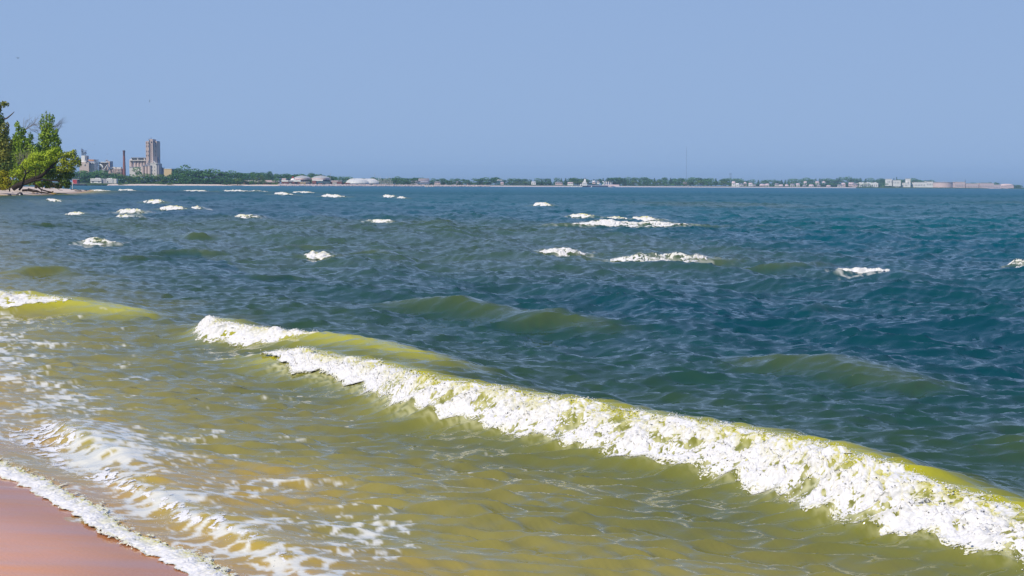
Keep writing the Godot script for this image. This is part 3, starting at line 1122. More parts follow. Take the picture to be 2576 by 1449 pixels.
	block(o, "roof_box", M.pale, 293, 304, 420.6, 424.5, D + 2, 8)
	block(o, "tank", M.steel, 276.5, 282.4, 421, 424.6, D - 1, 6)
	block(o, "ledge", M.pale, 292, 306, 432.4, 433.2, D - 0.6, 1)
	for x in [284.0, 288.0, 296.0, 300.0]: block(o, "pilaster", M.pale, x, x + 0.7, 425, 432, D - 0.5, 0.8)
	block(o, "window", M.dark, 298, 301.5, 434, 437, D - 0.4, 0.8)
	block(o, "window", M.dark, 298.6, 300, 427.6, 430, D - 0.4, 0.8)
	# process buildings
	o = place("malt_house", "large beige factory block with a white tower and orange roof box", "building", 222, 445, D)
	block(o, "wall", M.beige, 200, 223.7, 407.8, 446, D, 24)
	block(o, "white_tower", M.white, 204.6, 213.4, 391.4, 408, D + 3, 14)
	block(o, "tower_side", M.grey, 213.4, 217.4, 391.4, 408, D + 4, 12)  # shaded side of the white tower, put in as grey colour
	block(o, "rooftop_room", M.orange, 220, 236, 401, 406, D + 6, 12)
	block(o, "back_wall", M.pale, 223.7, 238, 408, 446, D + 5, 16)
	block(o, "dormer", M.pale, 211.2, 213.4, 412.2, 415, D - 1.2, 2)
	for y in [412.0, 417.0, 422.0]: block(o, "floor_ledge", M.steel, 223.9, 239, y, y + 0.9, D + 2, 3)
	for x in [226.0, 231.0]: block(o, "window", M.dark, x, x + 3.5, 409.4, 411, D + 4.6, 0.8)
	bar(o, "conveyor", M.steel, [[217, 401], [225, 408]], D - 1, 0.7)
	bar(o, "duct", M.white, [[212, 402], [216, 407]], D - 1, 0.9)
	o = place("roof_machine", "dark blue steel tower of fans and gantries on the white malt house tower", "machinery", 210, 391, D)
	block(o, "fan_box", M.steel, 203.8, 207.4, 375.5, 379.5, D + 6, 5)
	block(o, "shaft", M.steel, 204.6, 207.2, 379.5, 391.6, D + 7, 4)
	bar(o, "stack", M.steel, [[205.6, 373], [205.6, 376]], D + 8, 0.6)
	bar(o, "gantry", M.steel, [[206, 379], [218.4, 379.4]], D + 6, 0.55)
	block(o, "hood", M.steel, 208.4, 214.6, 381.5, 386.4, D + 6, 5)
	for x in [209.4, 211.6, 215.0]: bar(o, "post", M.steel, [[x, 384], [x, 391.6]], D + 7, 0.75)
	block(o, "fan_box", M.steel, 213.0, 216.4, 384.4, 387.2, D + 6, 4)
	o = place("scaffold_tower", "open dark steel frame tower between the malt house and its kiln", "tower", 242, 445, D - 4)
	for x in [238.4, 242.4, 246.4]: bar(o, "post", M.steel, [[x, 401], [x, 446]], D - 4, 0.5)
	for k in 9:
		block(o, "platform", M.steel, 238.0, 246.9, 402.0 + k * 4.6, 402.8 + k * 4.6, D - 4, 5)
		bar(o, "brace", M.steel, [[238.4, 402.4 + k * 4.6], [242.4, 407 + k * 4.6], [246.4, 402.4 + k * 4.6]], D - 4.3, 0.3)
	block(o, "machine_box", M.grey, 240, 245, 411, 416, D - 3.5, 4)
	o = place("kiln_house", "pale grey kiln building with a curved duct and slanting pipes", "building", 262, 445, D)
	block(o, "wall", M.pale, 248.4, 254, 408, 446, D, 16)
	block(o, "back_wall", M.concrete, 254, 270, 409.6, 446, D + 6, 10)
	block(o, "tower_wall", M.concrete, 269.6, 276.4, 405.6, 446, D + 1, 15)
	block(o, "tower_side", M.steel, 276.4, 278.4, 405.6, 446, D + 2, 13)  # concrete side away from the sun, its shade coloured dark blue
	block(o, "cornice", M.white, 248.2, 270.2, 407.4, 408.8, D - 0.5, 17)
	var arc := []
	for k in 9:
		var q := PI * 0.5 * k / 8.0
		arc.append([251.0 + 7.4 * sin(q), 421.5 - 7.0 * cos(q)])
	bar(o, "curved_duct", M.white, arc, D - 3, 1.2, 8)
	bar(o, "slanting_pipe", M.white, [[260, 430], [270, 414]], D - 2, 0.7)
	bar(o, "slanting_pipe", M.steel, [[270, 413], [276, 428]], D - 2.4, 0.9)
	block(o, "vent_stack", M.grey, 266.4, 270.0, 402.6, 412, D + 3, 4)
	bar(o, "vent_hood", M.grey, [[266, 403.6], [268, 402.4], [271.4, 403.8]], D + 3, 0.8)
	bar(o, "vent_arm", M.steel, [[261.6, 404.8], [267, 405]], D + 3, 0.35)
	block(o, "silo_box", M.grey, 256, 263, 424, 446, D - 3, 5)
	block(o, "opening", M.dark, 250.6, 254.6, 421, 426, D - 0.5, 1)
	# yellow building
	o = place("store_building", "plain yellow building with a dark right side at the end of the malt works", "building", 425, 440, D - 30)
	block(o, "wall", M.yellow, 412.4, 431.4, 424.8, 444, D - 30, 18)
	block(o, "side_wall", M.teal, 431.4, 441.5, 424.4, 444, D - 24, 14)  # side turned from the sun, its shade painted teal
	block(o, "roof_edge", M.white, 412.2, 431.6, 424.0, 424.8, D - 30.4, 18)
	# white sheds by the beach
	var d2 := 1800.0
	o = place("ribbed_shed", "left one of two white ribbed sheds above the far beach", "shed", 241, 462.4, d2)
	block(o, "wall", M.white, 227.6, 255.0, 449, 465, d2, 10)
	block(o, "side_wall", M.grey, 255.0, 266.4, 449.4, 465, d2 + 1.5, 8)  # right side of the white shed painted grey for shade
	for k in 11: block(o, "rib", M.pale, 228.2 + k * 2.6, 228.8 + k * 2.6, 449.4, 455.2, d2 - 0.35, 0.4)
	block(o, "ledge", M.grey, 227.4, 255.2, 455.2, 455.9, d2 - 0.5, 0.7)
	for x in [231.4, 234.0, 246.4, 249.6]: block(o, "window", M.dark, x, x + 1.7, 456.8, 458.8, d2 - 0.25, 0.5)
	for x in [242.0, 246.0, 250.0]: round_part(o, "roof_vent", M.white, x, 449, d2 + 4, [[0.9, 0.0], [0.9, 0.3], [0.5, 0.7], [0.0, 0.8]], 10)
	o = place("ribbed_shed", "right one of two white ribbed sheds above the far beach", "shed", 278, 462.4, d2)
	block(o, "wall", M.white, 266.8, 284.0, 449.4, 465, d2 + 2, 9)
	block(o, "end_wall", M.pale, 284.0, 292.8, 449.6, 465, d2 + 2.6, 8)
	for k in 6: block(o, "rib", M.pale, 268.6 + k * 2.6, 269.2 + k * 2.6, 450, 459.4, d2 + 1.65, 0.4)
	block(o, "plinth", M.grey, 266.6, 284.4, 459.6, 465, d2 + 1.7, 0.6)
	block(o, "window", M.dark, 269, 271.4, 455.6, 458, d2 + 1.4, 0.6)
	for x in [272.0, 276.4, 280.0]: round_part(o, "roof_vent", M.white, x, 449.4, d2 + 5, [[0.7, 0.0], [0.7, 0.5], [0.0, 0.9]], 10)
	# dock and the red sign board
	var d3 := 1470.0
	o = place("dock_wall", "dark sheet pile dock wall left of the far beach", "wall", 195, 467, d3)
	for k in 22: block(o, "pile", M.dark if k % 2 else M.teal, 172 + k * 1.95, 173.95 + k * 1.95, 463.0, 468.0, d3 - (0.5 if k % 2 else 0.0), 1.5)
	block(o, "cap", M.grey, 172, 214.9, 462.4, 463.1, d3 - 0.7, 6)
	structure("dock_fill", box_mesh(Vector3(-26, -1, -60), Vector3(10, 0.9, -1.6)), paint(Color(0.06, 0.09, 0.035)), "ground behind the dock wall").position = at(203, 467, d3) * Vector3(1, 0, 1)
	o = place("sign_hut", "small hut with a square red board on its front, on the dock", "hut", 190, 463, d3 + 4)
	block(o, "wall", M.pink, 182.0, 194.0, 451.4, 463, d3 + 4, 3)
	block(o, "red_board", M.red, 182.8, 193.2, 452.4, 462, d3 + 3.8, 0.15)
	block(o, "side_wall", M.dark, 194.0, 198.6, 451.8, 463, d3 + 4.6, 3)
	block(o, "roof", M.pale, 181.6, 198.8, 450.6, 451.4, d3 + 3.6, 4)
	for k in 3:
		var x: float = [188.2, 194.6, 200.4][k]
		o = place("power_pole", "%s of three dark poles behind the red board" % ["leftmost", "middle", "rightmost"][k], "pole", x, 460, 1600, "dark poles behind the red board")
		bar(o, "post", M.dark, [[x, 461], [x, 428 + k * 3]], 1600, 0.25)
		bar(o, "arm", M.dark, [[x - 2.5, 432 + k * 3], [x + 2.5, 432 + k * 3]], 1600, 0.14)

func water_works() -> void:
	var D := 2260.0
	var o := place("long_building", "long low building with a grey roof half hidden by trees right of the far beach", "building", 652, 462, 2120)
	block(o, "wall", M.brick, 613, 700, 458.4, 465, 2122, 14)
	block(o, "roof", M.pale, 614, 650, 453.0, 458.4, 2120, 16)
	block(o, "roof", M.pink, 650, 691, 453.2, 458.4, 2121, 15)
	block(o, "roof", M.grey, 691, 703, 452.8, 458.4, 2122, 14)
	o = place("pump_house", "low brick pump house with pale flat roofs left of the first round tank", "building", 731, 463, D)
	block(o, "wall", M.brick, 708, 754, 457.0, 466, D, 14)
	block(o, "roof", M.white, 708, 724.4, 453.2, 457, D - 0.8, 15)
	block(o, "roof", M.grey, 724.4, 738, 453.6, 457, D - 0.4, 14)
	block(o, "roof", M.white, 738, 756, 453.0, 457, D - 0.8, 15)
	block(o, "doorway", M.dark, 726.4, 734.6, 457.4, 464, D - 0.4, 0.8)
	block(o, "doorway", M.dark, 741, 748, 457.4, 464, D - 0.4, 0.8)
	block(o, "rear_block", M.pink, 709, 719, 448.4, 454, D + 20, 10)
	o = place("ball_dome", "small white dome with a red ball on top", "dome", 737, 453, D + 12)
	var r := 6.4 * D / FOC
	part("dome", lathe_mesh([[r, -3.0], [r * 0.98, 0.2], [r * 0.8, 1.6], [r * 0.45, 2.6], [0.0, 3.0]], 20), M.white, o)
	part("red_ball", lathe_mesh([[0.0, 2.7], [1.3, 3.1], [1.6, 4.2], [1.2, 5.3], [0.0, 5.8]], 12), M.red, o)
	for k in 2:
		var d: Array = [[760.5, 22.0, "left"], [807.5, 23.4, "right"]][k]
		var foot := 463.0
		r = d[1] * D / FOC
		var h := at(d[0], 450.8, D).y - at(d[0], foot, D).y
		o = place("covered_tank", "%s one of two round tanks under a shallow pale dome on columns" % d[2], "tank", d[0], foot, D + 8 + r, "round tanks under domes")
		part("dome", lathe_mesh([[r, h + 2.0], [r * 0.80, h + 3.6], [r * 0.5, h + 5.0], [r * 0.2, h + 5.7], [0.0, h + 5.8]], 32), M.tank_roof, o)
		part("band", lathe_mesh([[r * 0.9, h - 0.6], [r, h - 0.6], [r, h + 2.0]], 32), M.pink, o)
		part("cap", lathe_mesh([[r * 0.16, h + 5.6], [r * 0.16, h + 6.4], [0.0, h + 6.5]], 16), M.roof, o)
		part("drum", lathe_mesh([[r * 0.72, -1.0], [r * 0.72, h]], 24), M.grey if k == 0 else M.teal, o)
		for i in 18:
			var a := TAU * i / 18.0
			part("column", lathe_mesh([[0.35, -1.0], [0.35, h]], 6), M.brick, o, Vector3(cos(a) * r * 0.94, 0, sin(a) * r * 0.94))
	o = place("round_wall", "dark glazed low block below the right round tank", "building", 809, 463, D)
	block(o, "wall", M.teal, 796, 830, 456.4, 466, D + 1, 5)
	block(o, "brick_end", M.brick, 785, 795, 454.4, 466, D, 6)
	block(o, "roof", M.white, 785, 812, 451.6, 455.2, D + 0.6, 6)
	block(o, "low_brick_box", M.brick, 801, 811, 460.4, 466, D - 3, 2)
	for k in 9: block(o, "mullion", M.grey, 812.6 + k * 2.0, 812.9 + k * 2.0, 456.6, 465, D + 0.6, 0.4)
	o = place("garage", "small tan garage with two pale doors in front of the left round tank", "garage", 766, 463, D - 14)
	block(o, "wall", M.tan, 754.4, 769.6, 458.2, 466, D - 14, 9)
	block(o, "side_wall", M.grey, 769.6, 777.4, 458.6, 466, D - 13, 7)  # shade of the right side given as a grey colour
	block(o, "roof", M.pale, 754, 778, 457.4, 458.3, D - 14.6, 10)
	for x in [755.4, 762.8]: block(o, "door", M.yellow, x, x + 6.0, 459.4, 465.6, D - 14.4, 0.6)
	o = place("parked_van", "small white van parked before the brick pump house", "van", 730, 464, D - 9)
	block(o, "body", M.white, 727.6, 733.2, 461.4, 463.6, D - 9, 1.9)
	block(o, "cab", M.white, 728.2, 731.6, 460.4, 461.4, D - 9, 1.8)
	for x in [728.6, 731.6]: block(o, "wheel", M.black, x, x + 0.9, 463.2, 464.1, D - 9.2, 2.2)
	o = place("brick_house", "square brick building with a white roof edge right of the round tanks", "building", 845, 463, D + 20)
	block(o, "wall", M.brick, 831, 859.4, 457.2, 466, D + 20, 12)
	block(o, "roof", M.pink, 830.4, 850, 454.2, 457.4, D + 19.4, 13)
	block(o, "roof", M.roof, 850, 860, 453.4, 457.4, D + 19.6, 13)
	block(o, "doorway", M.pale, 836, 847, 459, 464, D + 19.6, 0.8)
	o = place("brick_wall", "low dark red wall at the left foot of the two white domes", "wall", 868, 463, D + 30)
	block(o, "wall", M.brick, 857, 880, 459.8, 466, D + 30, 2)
	for k in 2:
		var d: Array = [[899.0, 30.0, 448.2, "left", 0.0], [929.0, 25.5, 448.8, "right", 34.0]][k]
		var d4: float = 2420.0 + d[4]
		r = d[1] * d4 / FOC
		var h: float = at(d[0], d[2], d4).y - at(d[0], 463, d4).y
		o = place("white_dome", "%s and %s of two big pale ribbed domes beside each other" % [d[3], ["nearer", "farther"][k]], "dome", d[0], 463, d4 + r * 0.9, "big pale domes")
		part("wall", lathe_mesh([[r, -2.0], [r, 1.2]], 36), M.steel, o)
		part("shell", lathe_mesh([[r, 1.2], [r * 0.93, h * 0.36], [r * 0.80, h * 0.62], [r * 0.6, h * 0.83], [r * 0.32, h * 0.96], [0.0, h]], 36), M.dome, o)
		for i in 24:
			var a := TAU * i / 24.0
			var st := begin()
			var pts := []
			for q in [[1.0, 1.2], [0.93, h * 0.36], [0.80, h * 0.62], [0.6, h * 0.83], [0.32, h * 0.96]]: pts.append(Vector3(cos(a) * r * q[0], q[1] + 0.1, sin(a) * r * q[0]))
			tube(st, pts, [0.3, 0.3, 0.3, 0.25, 0.2], 4)
			part("rib", st.commit(), M.pale, o)
	# masts of the marina and the flag pole
	var g := RandomNumberGenerator.new()
	g.seed = 51
	for k in 15:
		var x := 952.0 + k * 2.5 + g.randf_range(-0.8, 0.8)
		var top := g.randf_range(444.0, 456.0)
		o = place("boat_mast", "%s from the left of the thin white masts right of the big domes" % nth(k), "mast", x, 463, 2520, "masts of the marina")
		bar(o, "mast", M.white, [[x, 464.5], [x, top]], 2520, 0.22)
		bar(o, "boom", M.white, [[x, 462], [x + 2.2, 462.2]], 2520, 0.16)
	for q in [[942.7, 437.5, "tall thin pole above the right white dome"], [690.2, 437.0, "pale street pole left of the brick pump house"], [831.2, 436.0, "thin pole before the tree between the round tanks"]]:
		o = place("light_pole", q[2], "pole", q[0], 463, 2500)
		bar(o, "post", M.grey, [[q[0], 464], [q[0], q[1]]], 2500, 0.28)
		bar(o, "head", M.white, [[q[0] - 0.4, q[1] + 0.6], [q[0] + 1.6, q[1]]], 2500, 0.3)
	# rail along the stones
	o = place("sea_rail", "long dark rail along the top of the armour stones", "railing", 860, 464, 2230)
	for k in 30:
		var a := shore_point(708.0 + k * 9.6, 12, 0)
		var b := shore_point(717.6 + k * 9.6, 12, 0)
		var st := begin()
		tube(st, [a + Vector3(0, 3.6, 0) - o.position, b + Vector3(0, 3.6, 0) - o.position], [0.35, 0.35], 4)
		part("rail", st.commit(), M.black, o)
		part("post", box_mesh(Vector3(-0.15, 0.5, -0.15), Vector3(0.15, 3.6, 0.15)), M.black, o, a - o.position)

func lighthouse_pier() -> void:
	var D := 2900.0
	var o := place("pier", "long dark pier wall under the stepped white lighthouse", "pier", 1480, 468.6, D)
	block(o, "wall", paint(Color(0.05, 0.07, 0.13)), 1452, 1530, 467.0, 471, D, 6)
	block(o, "deck", M.grey, 1452, 1530.2, 466.2, 467.0, D - 0.3, 7)
	o = place("breakwater", "low pale stone breakwater left of the lighthouse", "breakwater", 1448, 470, D - 40)
	for k in 14: block(o, "stone", M.white if k % 3 else M.pale, 1433 + k * 2.3, 1435.2 + k * 2.3, 468.0 + 0.35 * (k % 2), 472, D - 40, 4 + k % 3)
	o = place("lighthouse", "white stepped pyramid lighthouse with a dark lantern on the pier", "lighthouse", 1471, 467, D - 2)
	block(o, "base", M.white, 1465, 1476.6, 458.8, 467.4, D - 2, 9)
	block(o, "annexe", M.white, 1459.6, 1465, 462.8, 467.4, D - 1.6, 6)
	block(o, "second_tier", M.white, 1467.4, 1474.2, 454.8, 458.8, D - 1, 6)
	block(o, "third_tier", M.white, 1469.6, 1473.6, 450.8, 454.8, D, 4)
	round_part(o, "lantern", M.steel, 1471.6, 450.8, D + 2, [[1.3, 0.0], [1.3, 1.9], [1.6, 2.0], [0.5, 2.9], [0.0, 3.2]], 10)
	round_part(o, "gallery", M.white, 1471.6, 450.8, D + 2, [[1.9, 0.0], [1.9, 0.35], [1.2, 0.4]], 12)
	for x in [1466.2, 1469.0, 1471.8, 1474.4]:
		block(o, "window", M.dark, x, x + 0.8, 459.8, 462.0, D - 2.3, 0.5)
		block(o, "window", M.dark, x, x + 0.8, 464.4, 465.6, D - 2.3, 0.5)
	for x in [1468.6, 1471.4]: block(o, "window", M.dark, x, x + 0.7, 455.8, 457.2, D - 1.3, 0.5)
	block(o, "door", M.dark, 1462.2, 1464.0, 464.2, 466.8, D - 1.9, 0.5)
	o = place("harbour_light", "slim white harbour light with a green band right of the lighthouse", "beacon", 1517, 466, D + 60)
	round_part(o, "foot", M.white, 1517.2, 466, D + 60, [[1.6, -1.0], [1.3, 2.6], [0.9, 2.6]], 12)
	round_part(o, "green_band", M.green, 1517.2, 466, D + 60, [[1.0, 2.6], [1.0, 6.2]], 12)
	round_part(o, "lamp_house", M.white, 1517.2, 466, D + 60, [[1.25, 6.2], [1.25, 8.6], [0.0, 9.2]], 12)
	for k in 4:
		var x: float = [1519.6, 1525.0, 1531.0, 1536.8][k]
		var top: float = [457.4, 457.0, 457.4, 459.2][k]
		o = place("town_house", "%s of four dark town houses with white end walls on the point" % ORDINAL[k], "house", x + 2, 465, D + 120, "town houses on the point")
		block(o, "end_wall", M.white, x - 0.8, x + 0.9, top, 466, D + 120, 12)
		block(o, "wall", M.steel, x + 0.9, x + 4.6, top + 1.2, 466, D + 121, 10)
		block(o, "roof", M.roof, x + 0.6, x + 4.8, top + 0.2, top + 1.2, D + 120.6, 11)
		block(o, "chimney", M.white, x - 0.2, x + 0.5, top - 1.6, top, D + 123, 1)
	o = place("sand_bank", "pale sand bank running out from the town houses", "bank", 1540, 466.6, D + 90)
	var st := begin()
	var c := at(1540, 467, D + 90) - o.position
	var rr := 17.0 * D / FOC
	for k in 16:
		lathe(st, [[2.2, -1.0], [1.6, 1.6], [0.0, 2.4]], 8, c + Vector3(lerpf(-rr, rr, k / 15.0), 0, 0))
	part("sand", st.commit(), M.pink, o)
	o = place("pier_stub", "short pale concrete breakwater lying alone off the far shore", "breakwater", 1080, 468.6, 1800)
	for k in 8: block(o, "slab", M.pink if k % 2 else M.pale, 1068 + k * 3.1, 1070.9 + k * 3.1, 466.6 - 0.3 * (k % 3), 471, 1800 + k % 2, 4)

func house(called: String, label: String, x0: float, x1: float, top: float, foot: float, depth: float, wall: Material, roof: Material, group := "", pitch := 0.45) -> void:
	var o := place(called, label, "house", (x0 + x1) * 0.5, foot, depth, group)
	var eave := lerpf(foot, top, 1.0 - pitch)
	block(o, "wall", wall, x0, x1, eave, foot + 2.0, depth, 9)
	var a := at(x0 - 0.4, eave, depth) - o.position
	var b := at(x1 + 0.4, eave, depth) - o.position
	var h := at(x0, top, depth).y - at(x0, eave, depth).y
	var st := begin()
	var p := [a + Vector3(0, 0, 0.6), b + Vector3(0, 0, 0.6), b + Vector3(-1, h, -4.5), a + Vector3(1, h, -4.5), a + Vector3(0, 0, -9.6), b + Vector3(0, 0, -9.6)]
	for f in [[0, 3, 2], [0, 2, 1], [4, 5, 2], [4, 2, 3], [0, 4, 3], [1, 2, 5]]:
		for k in f: st.add_vertex(p[k])
	st.generate_normals()
	part("roof", st.commit(), roof, o)
	var n := maxi(1, int((x1 - x0) / 5.0))
	for k in n:
		var x := lerpf(x0, x1, (k + 0.5) / n)
		block(o, "window", M.dark, x - 0.6, x + 0.6, eave + (foot - eave) * 0.25, eave + (foot - eave) * 0.65, depth - 0.25, 0.4)

func houses() -> void:
	house("shore_house", "broad house with a big grey roof right of the marina masts", 1052, 1080, 448.6, 460, 2750, M.steel, M.roof, "", 0.6)
	house("shore_house", "low house with a wide grey roof in front of the big roofed one", 1057, 1078, 456, 461.6, 2700, M.steel, M.grey, "", 0.5)
	house("shore_house", "low grey house left of the big roofed one", 1034, 1050, 454, 461.4, 2680, M.grey, M.roof)
	house("shore_house", "small house with a pale gable right of the big roofed one", 1093, 1107.6, 456.4, 462, 2760, M.pink, M.roof)
	house("shore_house", "small pale house among dark trees, third right of the big roofed house", 1147, 1158, 456.6, 462, 2800, M.pale, M.roof)
	house("shore_house", "tiny white cottage beside a dark round tree on the far shore", 1174, 1178, 457.6, 462, 2800, M.white, M.roof)
	house("shore_house", "tall house with a flat overhanging roof right of the far shore's middle", 1250, 1264, 452.4, 461.8, 2900, M.teal, M.white, "", 0.12)
	house("shore_house", "pink low wing right of the tall flat roofed house", 1259, 1267, 457.6, 462.4, 2890, M.pink, M.pink)
	house("shore_house", "white house with two gables between that flat roofed house and the lighthouse", 1336.6, 1348, 456.8, 462.4, 3000, M.white, M.pale)
	house("shore_house", "pink house in trees left of the lighthouse", 1397, 1415, 457.6, 463.6, 3050, M.pink, M.roof)
	house("shore_house", "white house nearest the lighthouse on its left", 1428, 1442, 458.4, 464, 3050, M.white, M.pink)
	house("shore_house", "left pale house in the trees between lighthouse and harbour light", 1490.6, 1497.6, 454.6, 460.6, 3120, M.pink, M.white)
	house("shore_house", "right white house in the trees between lighthouse and harbour light", 1502, 1508, 455.0, 461, 3130, M.white, M.roof)
	house("shore_house", "pale house with a long roof in the trees right of the sand bank", 1720, 1733, 456.8, 464.6, 3500, M.pink, M.pink)
	house("shore_house", "white house at the water below the thin radio mast", 1842, 1850, 456.0, 467, 3550, M.white, M.pink)
	house("shore_house", "white house right next to the one below the twin masts", 1851, 1860, 461.0, 468, 3550, M.white, M.white)
	# radio mast and twin masts
	var o := place("radio_mast", "very tall thin radio mast above the trees right of the middle", "mast", 1727, 455, 4200)
	bar(o, "mast", M.steel, [[1727, 470], [1727, 371]], 4200, 0.35)
	for y in [390.0, 420.0]: bar(o, "antenna", M.steel, [[1726.2, y], [1727.8, y]], 4200, 0.4)
	o = place("twin_masts", "pair of thin masts with small platforms above the trees", "mast", 1837.5, 455, 3900)
	for x in [1836.4, 1839.2]:
		bar(o, "post", M.steel, [[x, 468], [x, 436]], 3900, 0.4)
		block(o, "platform", M.steel, x - 1.4, x + 1.4, 437.0, 438.0, 3899, 2.5)
	for k in 3: bar(o, "crossbar", M.steel, [[1836.4, 443 + k * 4], [1839.2, 443 + k * 4]], 3900, 0.25)

func far_right() -> void:
	var g := RandomNumberGenerator.new()
	g.seed = 909
	# pale houses among the blue trees
	var list := [[1862, 464, 8], [1872, 460, 6], [1884, 462, 9], [1894, 466, 8], [1912, 465, 13], [1926, 464, 9], [1950, 463, 9], [1961, 466, 9], [1976, 466, 8], [1989, 464, 10], [2004, 463, 8], [2023, 458, 7], [2020, 467, 8], [2036, 466, 11], [2052, 458, 9], [2056, 467, 9], [2070, 458, 6], [2080, 468, 10], [2108, 466, 12], [2118, 462, 9], [2136, 461, 13], [2146, 463, 11]]
	for k in list.size():
		var q: Array = list[k]
		var foot: float = q[1] + 6.0
		var mats := [M.pink, M.white, M.pale]
		house("hill_house", "%s from the left of the small pale houses among the hazy trees on the right" % nth(k), q[0], q[0] + q[2], q[1] - 2.0, minf(foot, 472.0 + k * 0.05), 4000 + (472.0 - minf(foot, 472.0)) * 30.0, mats[g.randi() % 3], M.pink if k % 3 else M.roof, "small pale houses among the hazy trees")
	# buildings of the town
	var o := place("town_block", "wide pinkish white block with a ragged roofline in the hazy town", "building", 2186, 474, 4150)
	block(o, "wall", M.white, 2162, 2209, 460.2, 476, 4150, 30)
	for k in 7: block(o, "roof_box", M.white, 2163 + k * 6.5, 2166 + k * 6.5, 458.8 + 0.4 * (k % 3), 460.2, 4152, 12)
	for k in 9: block(o, "window", M.grey, 2164 + k * 5.0, 2166 + k * 5.0, 464, 469, 4149.5, 0.8)
	var blocks := [[2232, 2244, 450.6, 466, "narrow pale block left of the steep dark conifers"], [2247, 2266, 453.6, 467, "pale block below the steep dark conifers"], [2283, 2290.4, 450, 474, "slim white tower block right of the steep dark conifers"], [2275, 2283, 460, 474, "low white block left of the slim white tower block"], [2300, 2331, 458.6, 475, "broad pale block right of the slim white tower block"], [2331, 2347, 457.2, 472, "pale block touching the large pale tank"], [2403, 2428, 458, 478, "first flat pale hall right of the large tank"], [2430, 2462, 462, 478, "second flat pale hall, the one below the dark treetops"], [2464, 2500, 461, 478.6, "third flat pale hall, the widest one on the right"], [2500, 2518, 465, 479, "low pale hall left of the small domed hall"], [2216, 2226, 469, 474, "low white shed right of the wide pinkish block"], [2252, 2262, 470, 474.6, "low white shed below the conifers"]]
	for q in blocks:
		o = place("town_block", q[4], "building", (q[0] + q[1]) * 0.5, q[3], 4200)
		var thick: float = 24.0
		block(o, "wall", M.pink if q[0] > 2400 else M.white, q[0], q[1], q[2], q[3] + 1.5, 4200, thick)
		block(o, "roof_edge", M.pale, q[0] - 0.4, q[1] + 0.4, q[2] - 0.7, q[2], 4199.5, thick + 1)
		var n := int((q[1] - q[0]) / 4.0)
		for k in n: block(o, "window", M.grey, q[0] + 1.2 + k * 4.0, q[0] + 2.6 + k * 4.0, lerpf(q[2], q[3], 0.3), lerpf(q[2], q[3], 0.55), 4199.4, 0.9)
	var D := 4250.0
	o = place("storage_tank", "large pale round storage tank with a flat roof line in the hazy town", "tank", 2372, 476, D + 30)
	var r := 26.5 * D / FOC
	round_part(o, "drum", M.pink, 2372, 477, D + 34, [[r, -1.0], [r, 21.0]], 32)
	round_part(o, "roof", M.grey, 2372, 477, D + 34, [[r + 0.8, 21.0], [r + 0.8, 22.6], [0.0, 24.0]], 32)
	o = place("domed_hall", "small hall with an arched roof at the right end of the hazy town", "hall", 2535, 477, D)
	block(o, "wall", M.pink, 2519, 2550, 467, 479, D, 26)
	var st := begin()
	var w := 15.5 * D / FOC
	for k in 8:
		var a0 := PI * k / 8.0
		var a1 := PI * (k + 1) / 8.0
		var p0 := Vector3(-cos(a0) * w, sin(a0) * 5.5, 0.4)
		var p1 := Vector3(-cos(a1) * w, sin(a1) * 5.5, 0.4)
		for v in [p0, p1, p1 + Vector3(0, 0, -27), p0, p1 + Vector3(0, 0, -27), p0 + Vector3(0, 0, -27)]: st.add_vertex(v)
		for v in [p0, Vector3(0, 0, 0.4), p1]: st.add_vertex(v)
	st.generate_normals()
	part("arched_roof", st.commit(), M.pink, o, at(2534.5, 467, D) - o.position)
	o = place("antenna", "thin antenna on a dark base above the pale halls", "antenna", 2428, 458, D + 30)
	bar(o, "mast", M.steel, [[2428, 470], [2428, 450]], D + 30, 0.4)
	block(o, "base", M.steel, 2427.2, 2429.4, 455, 470, D + 30, 3)

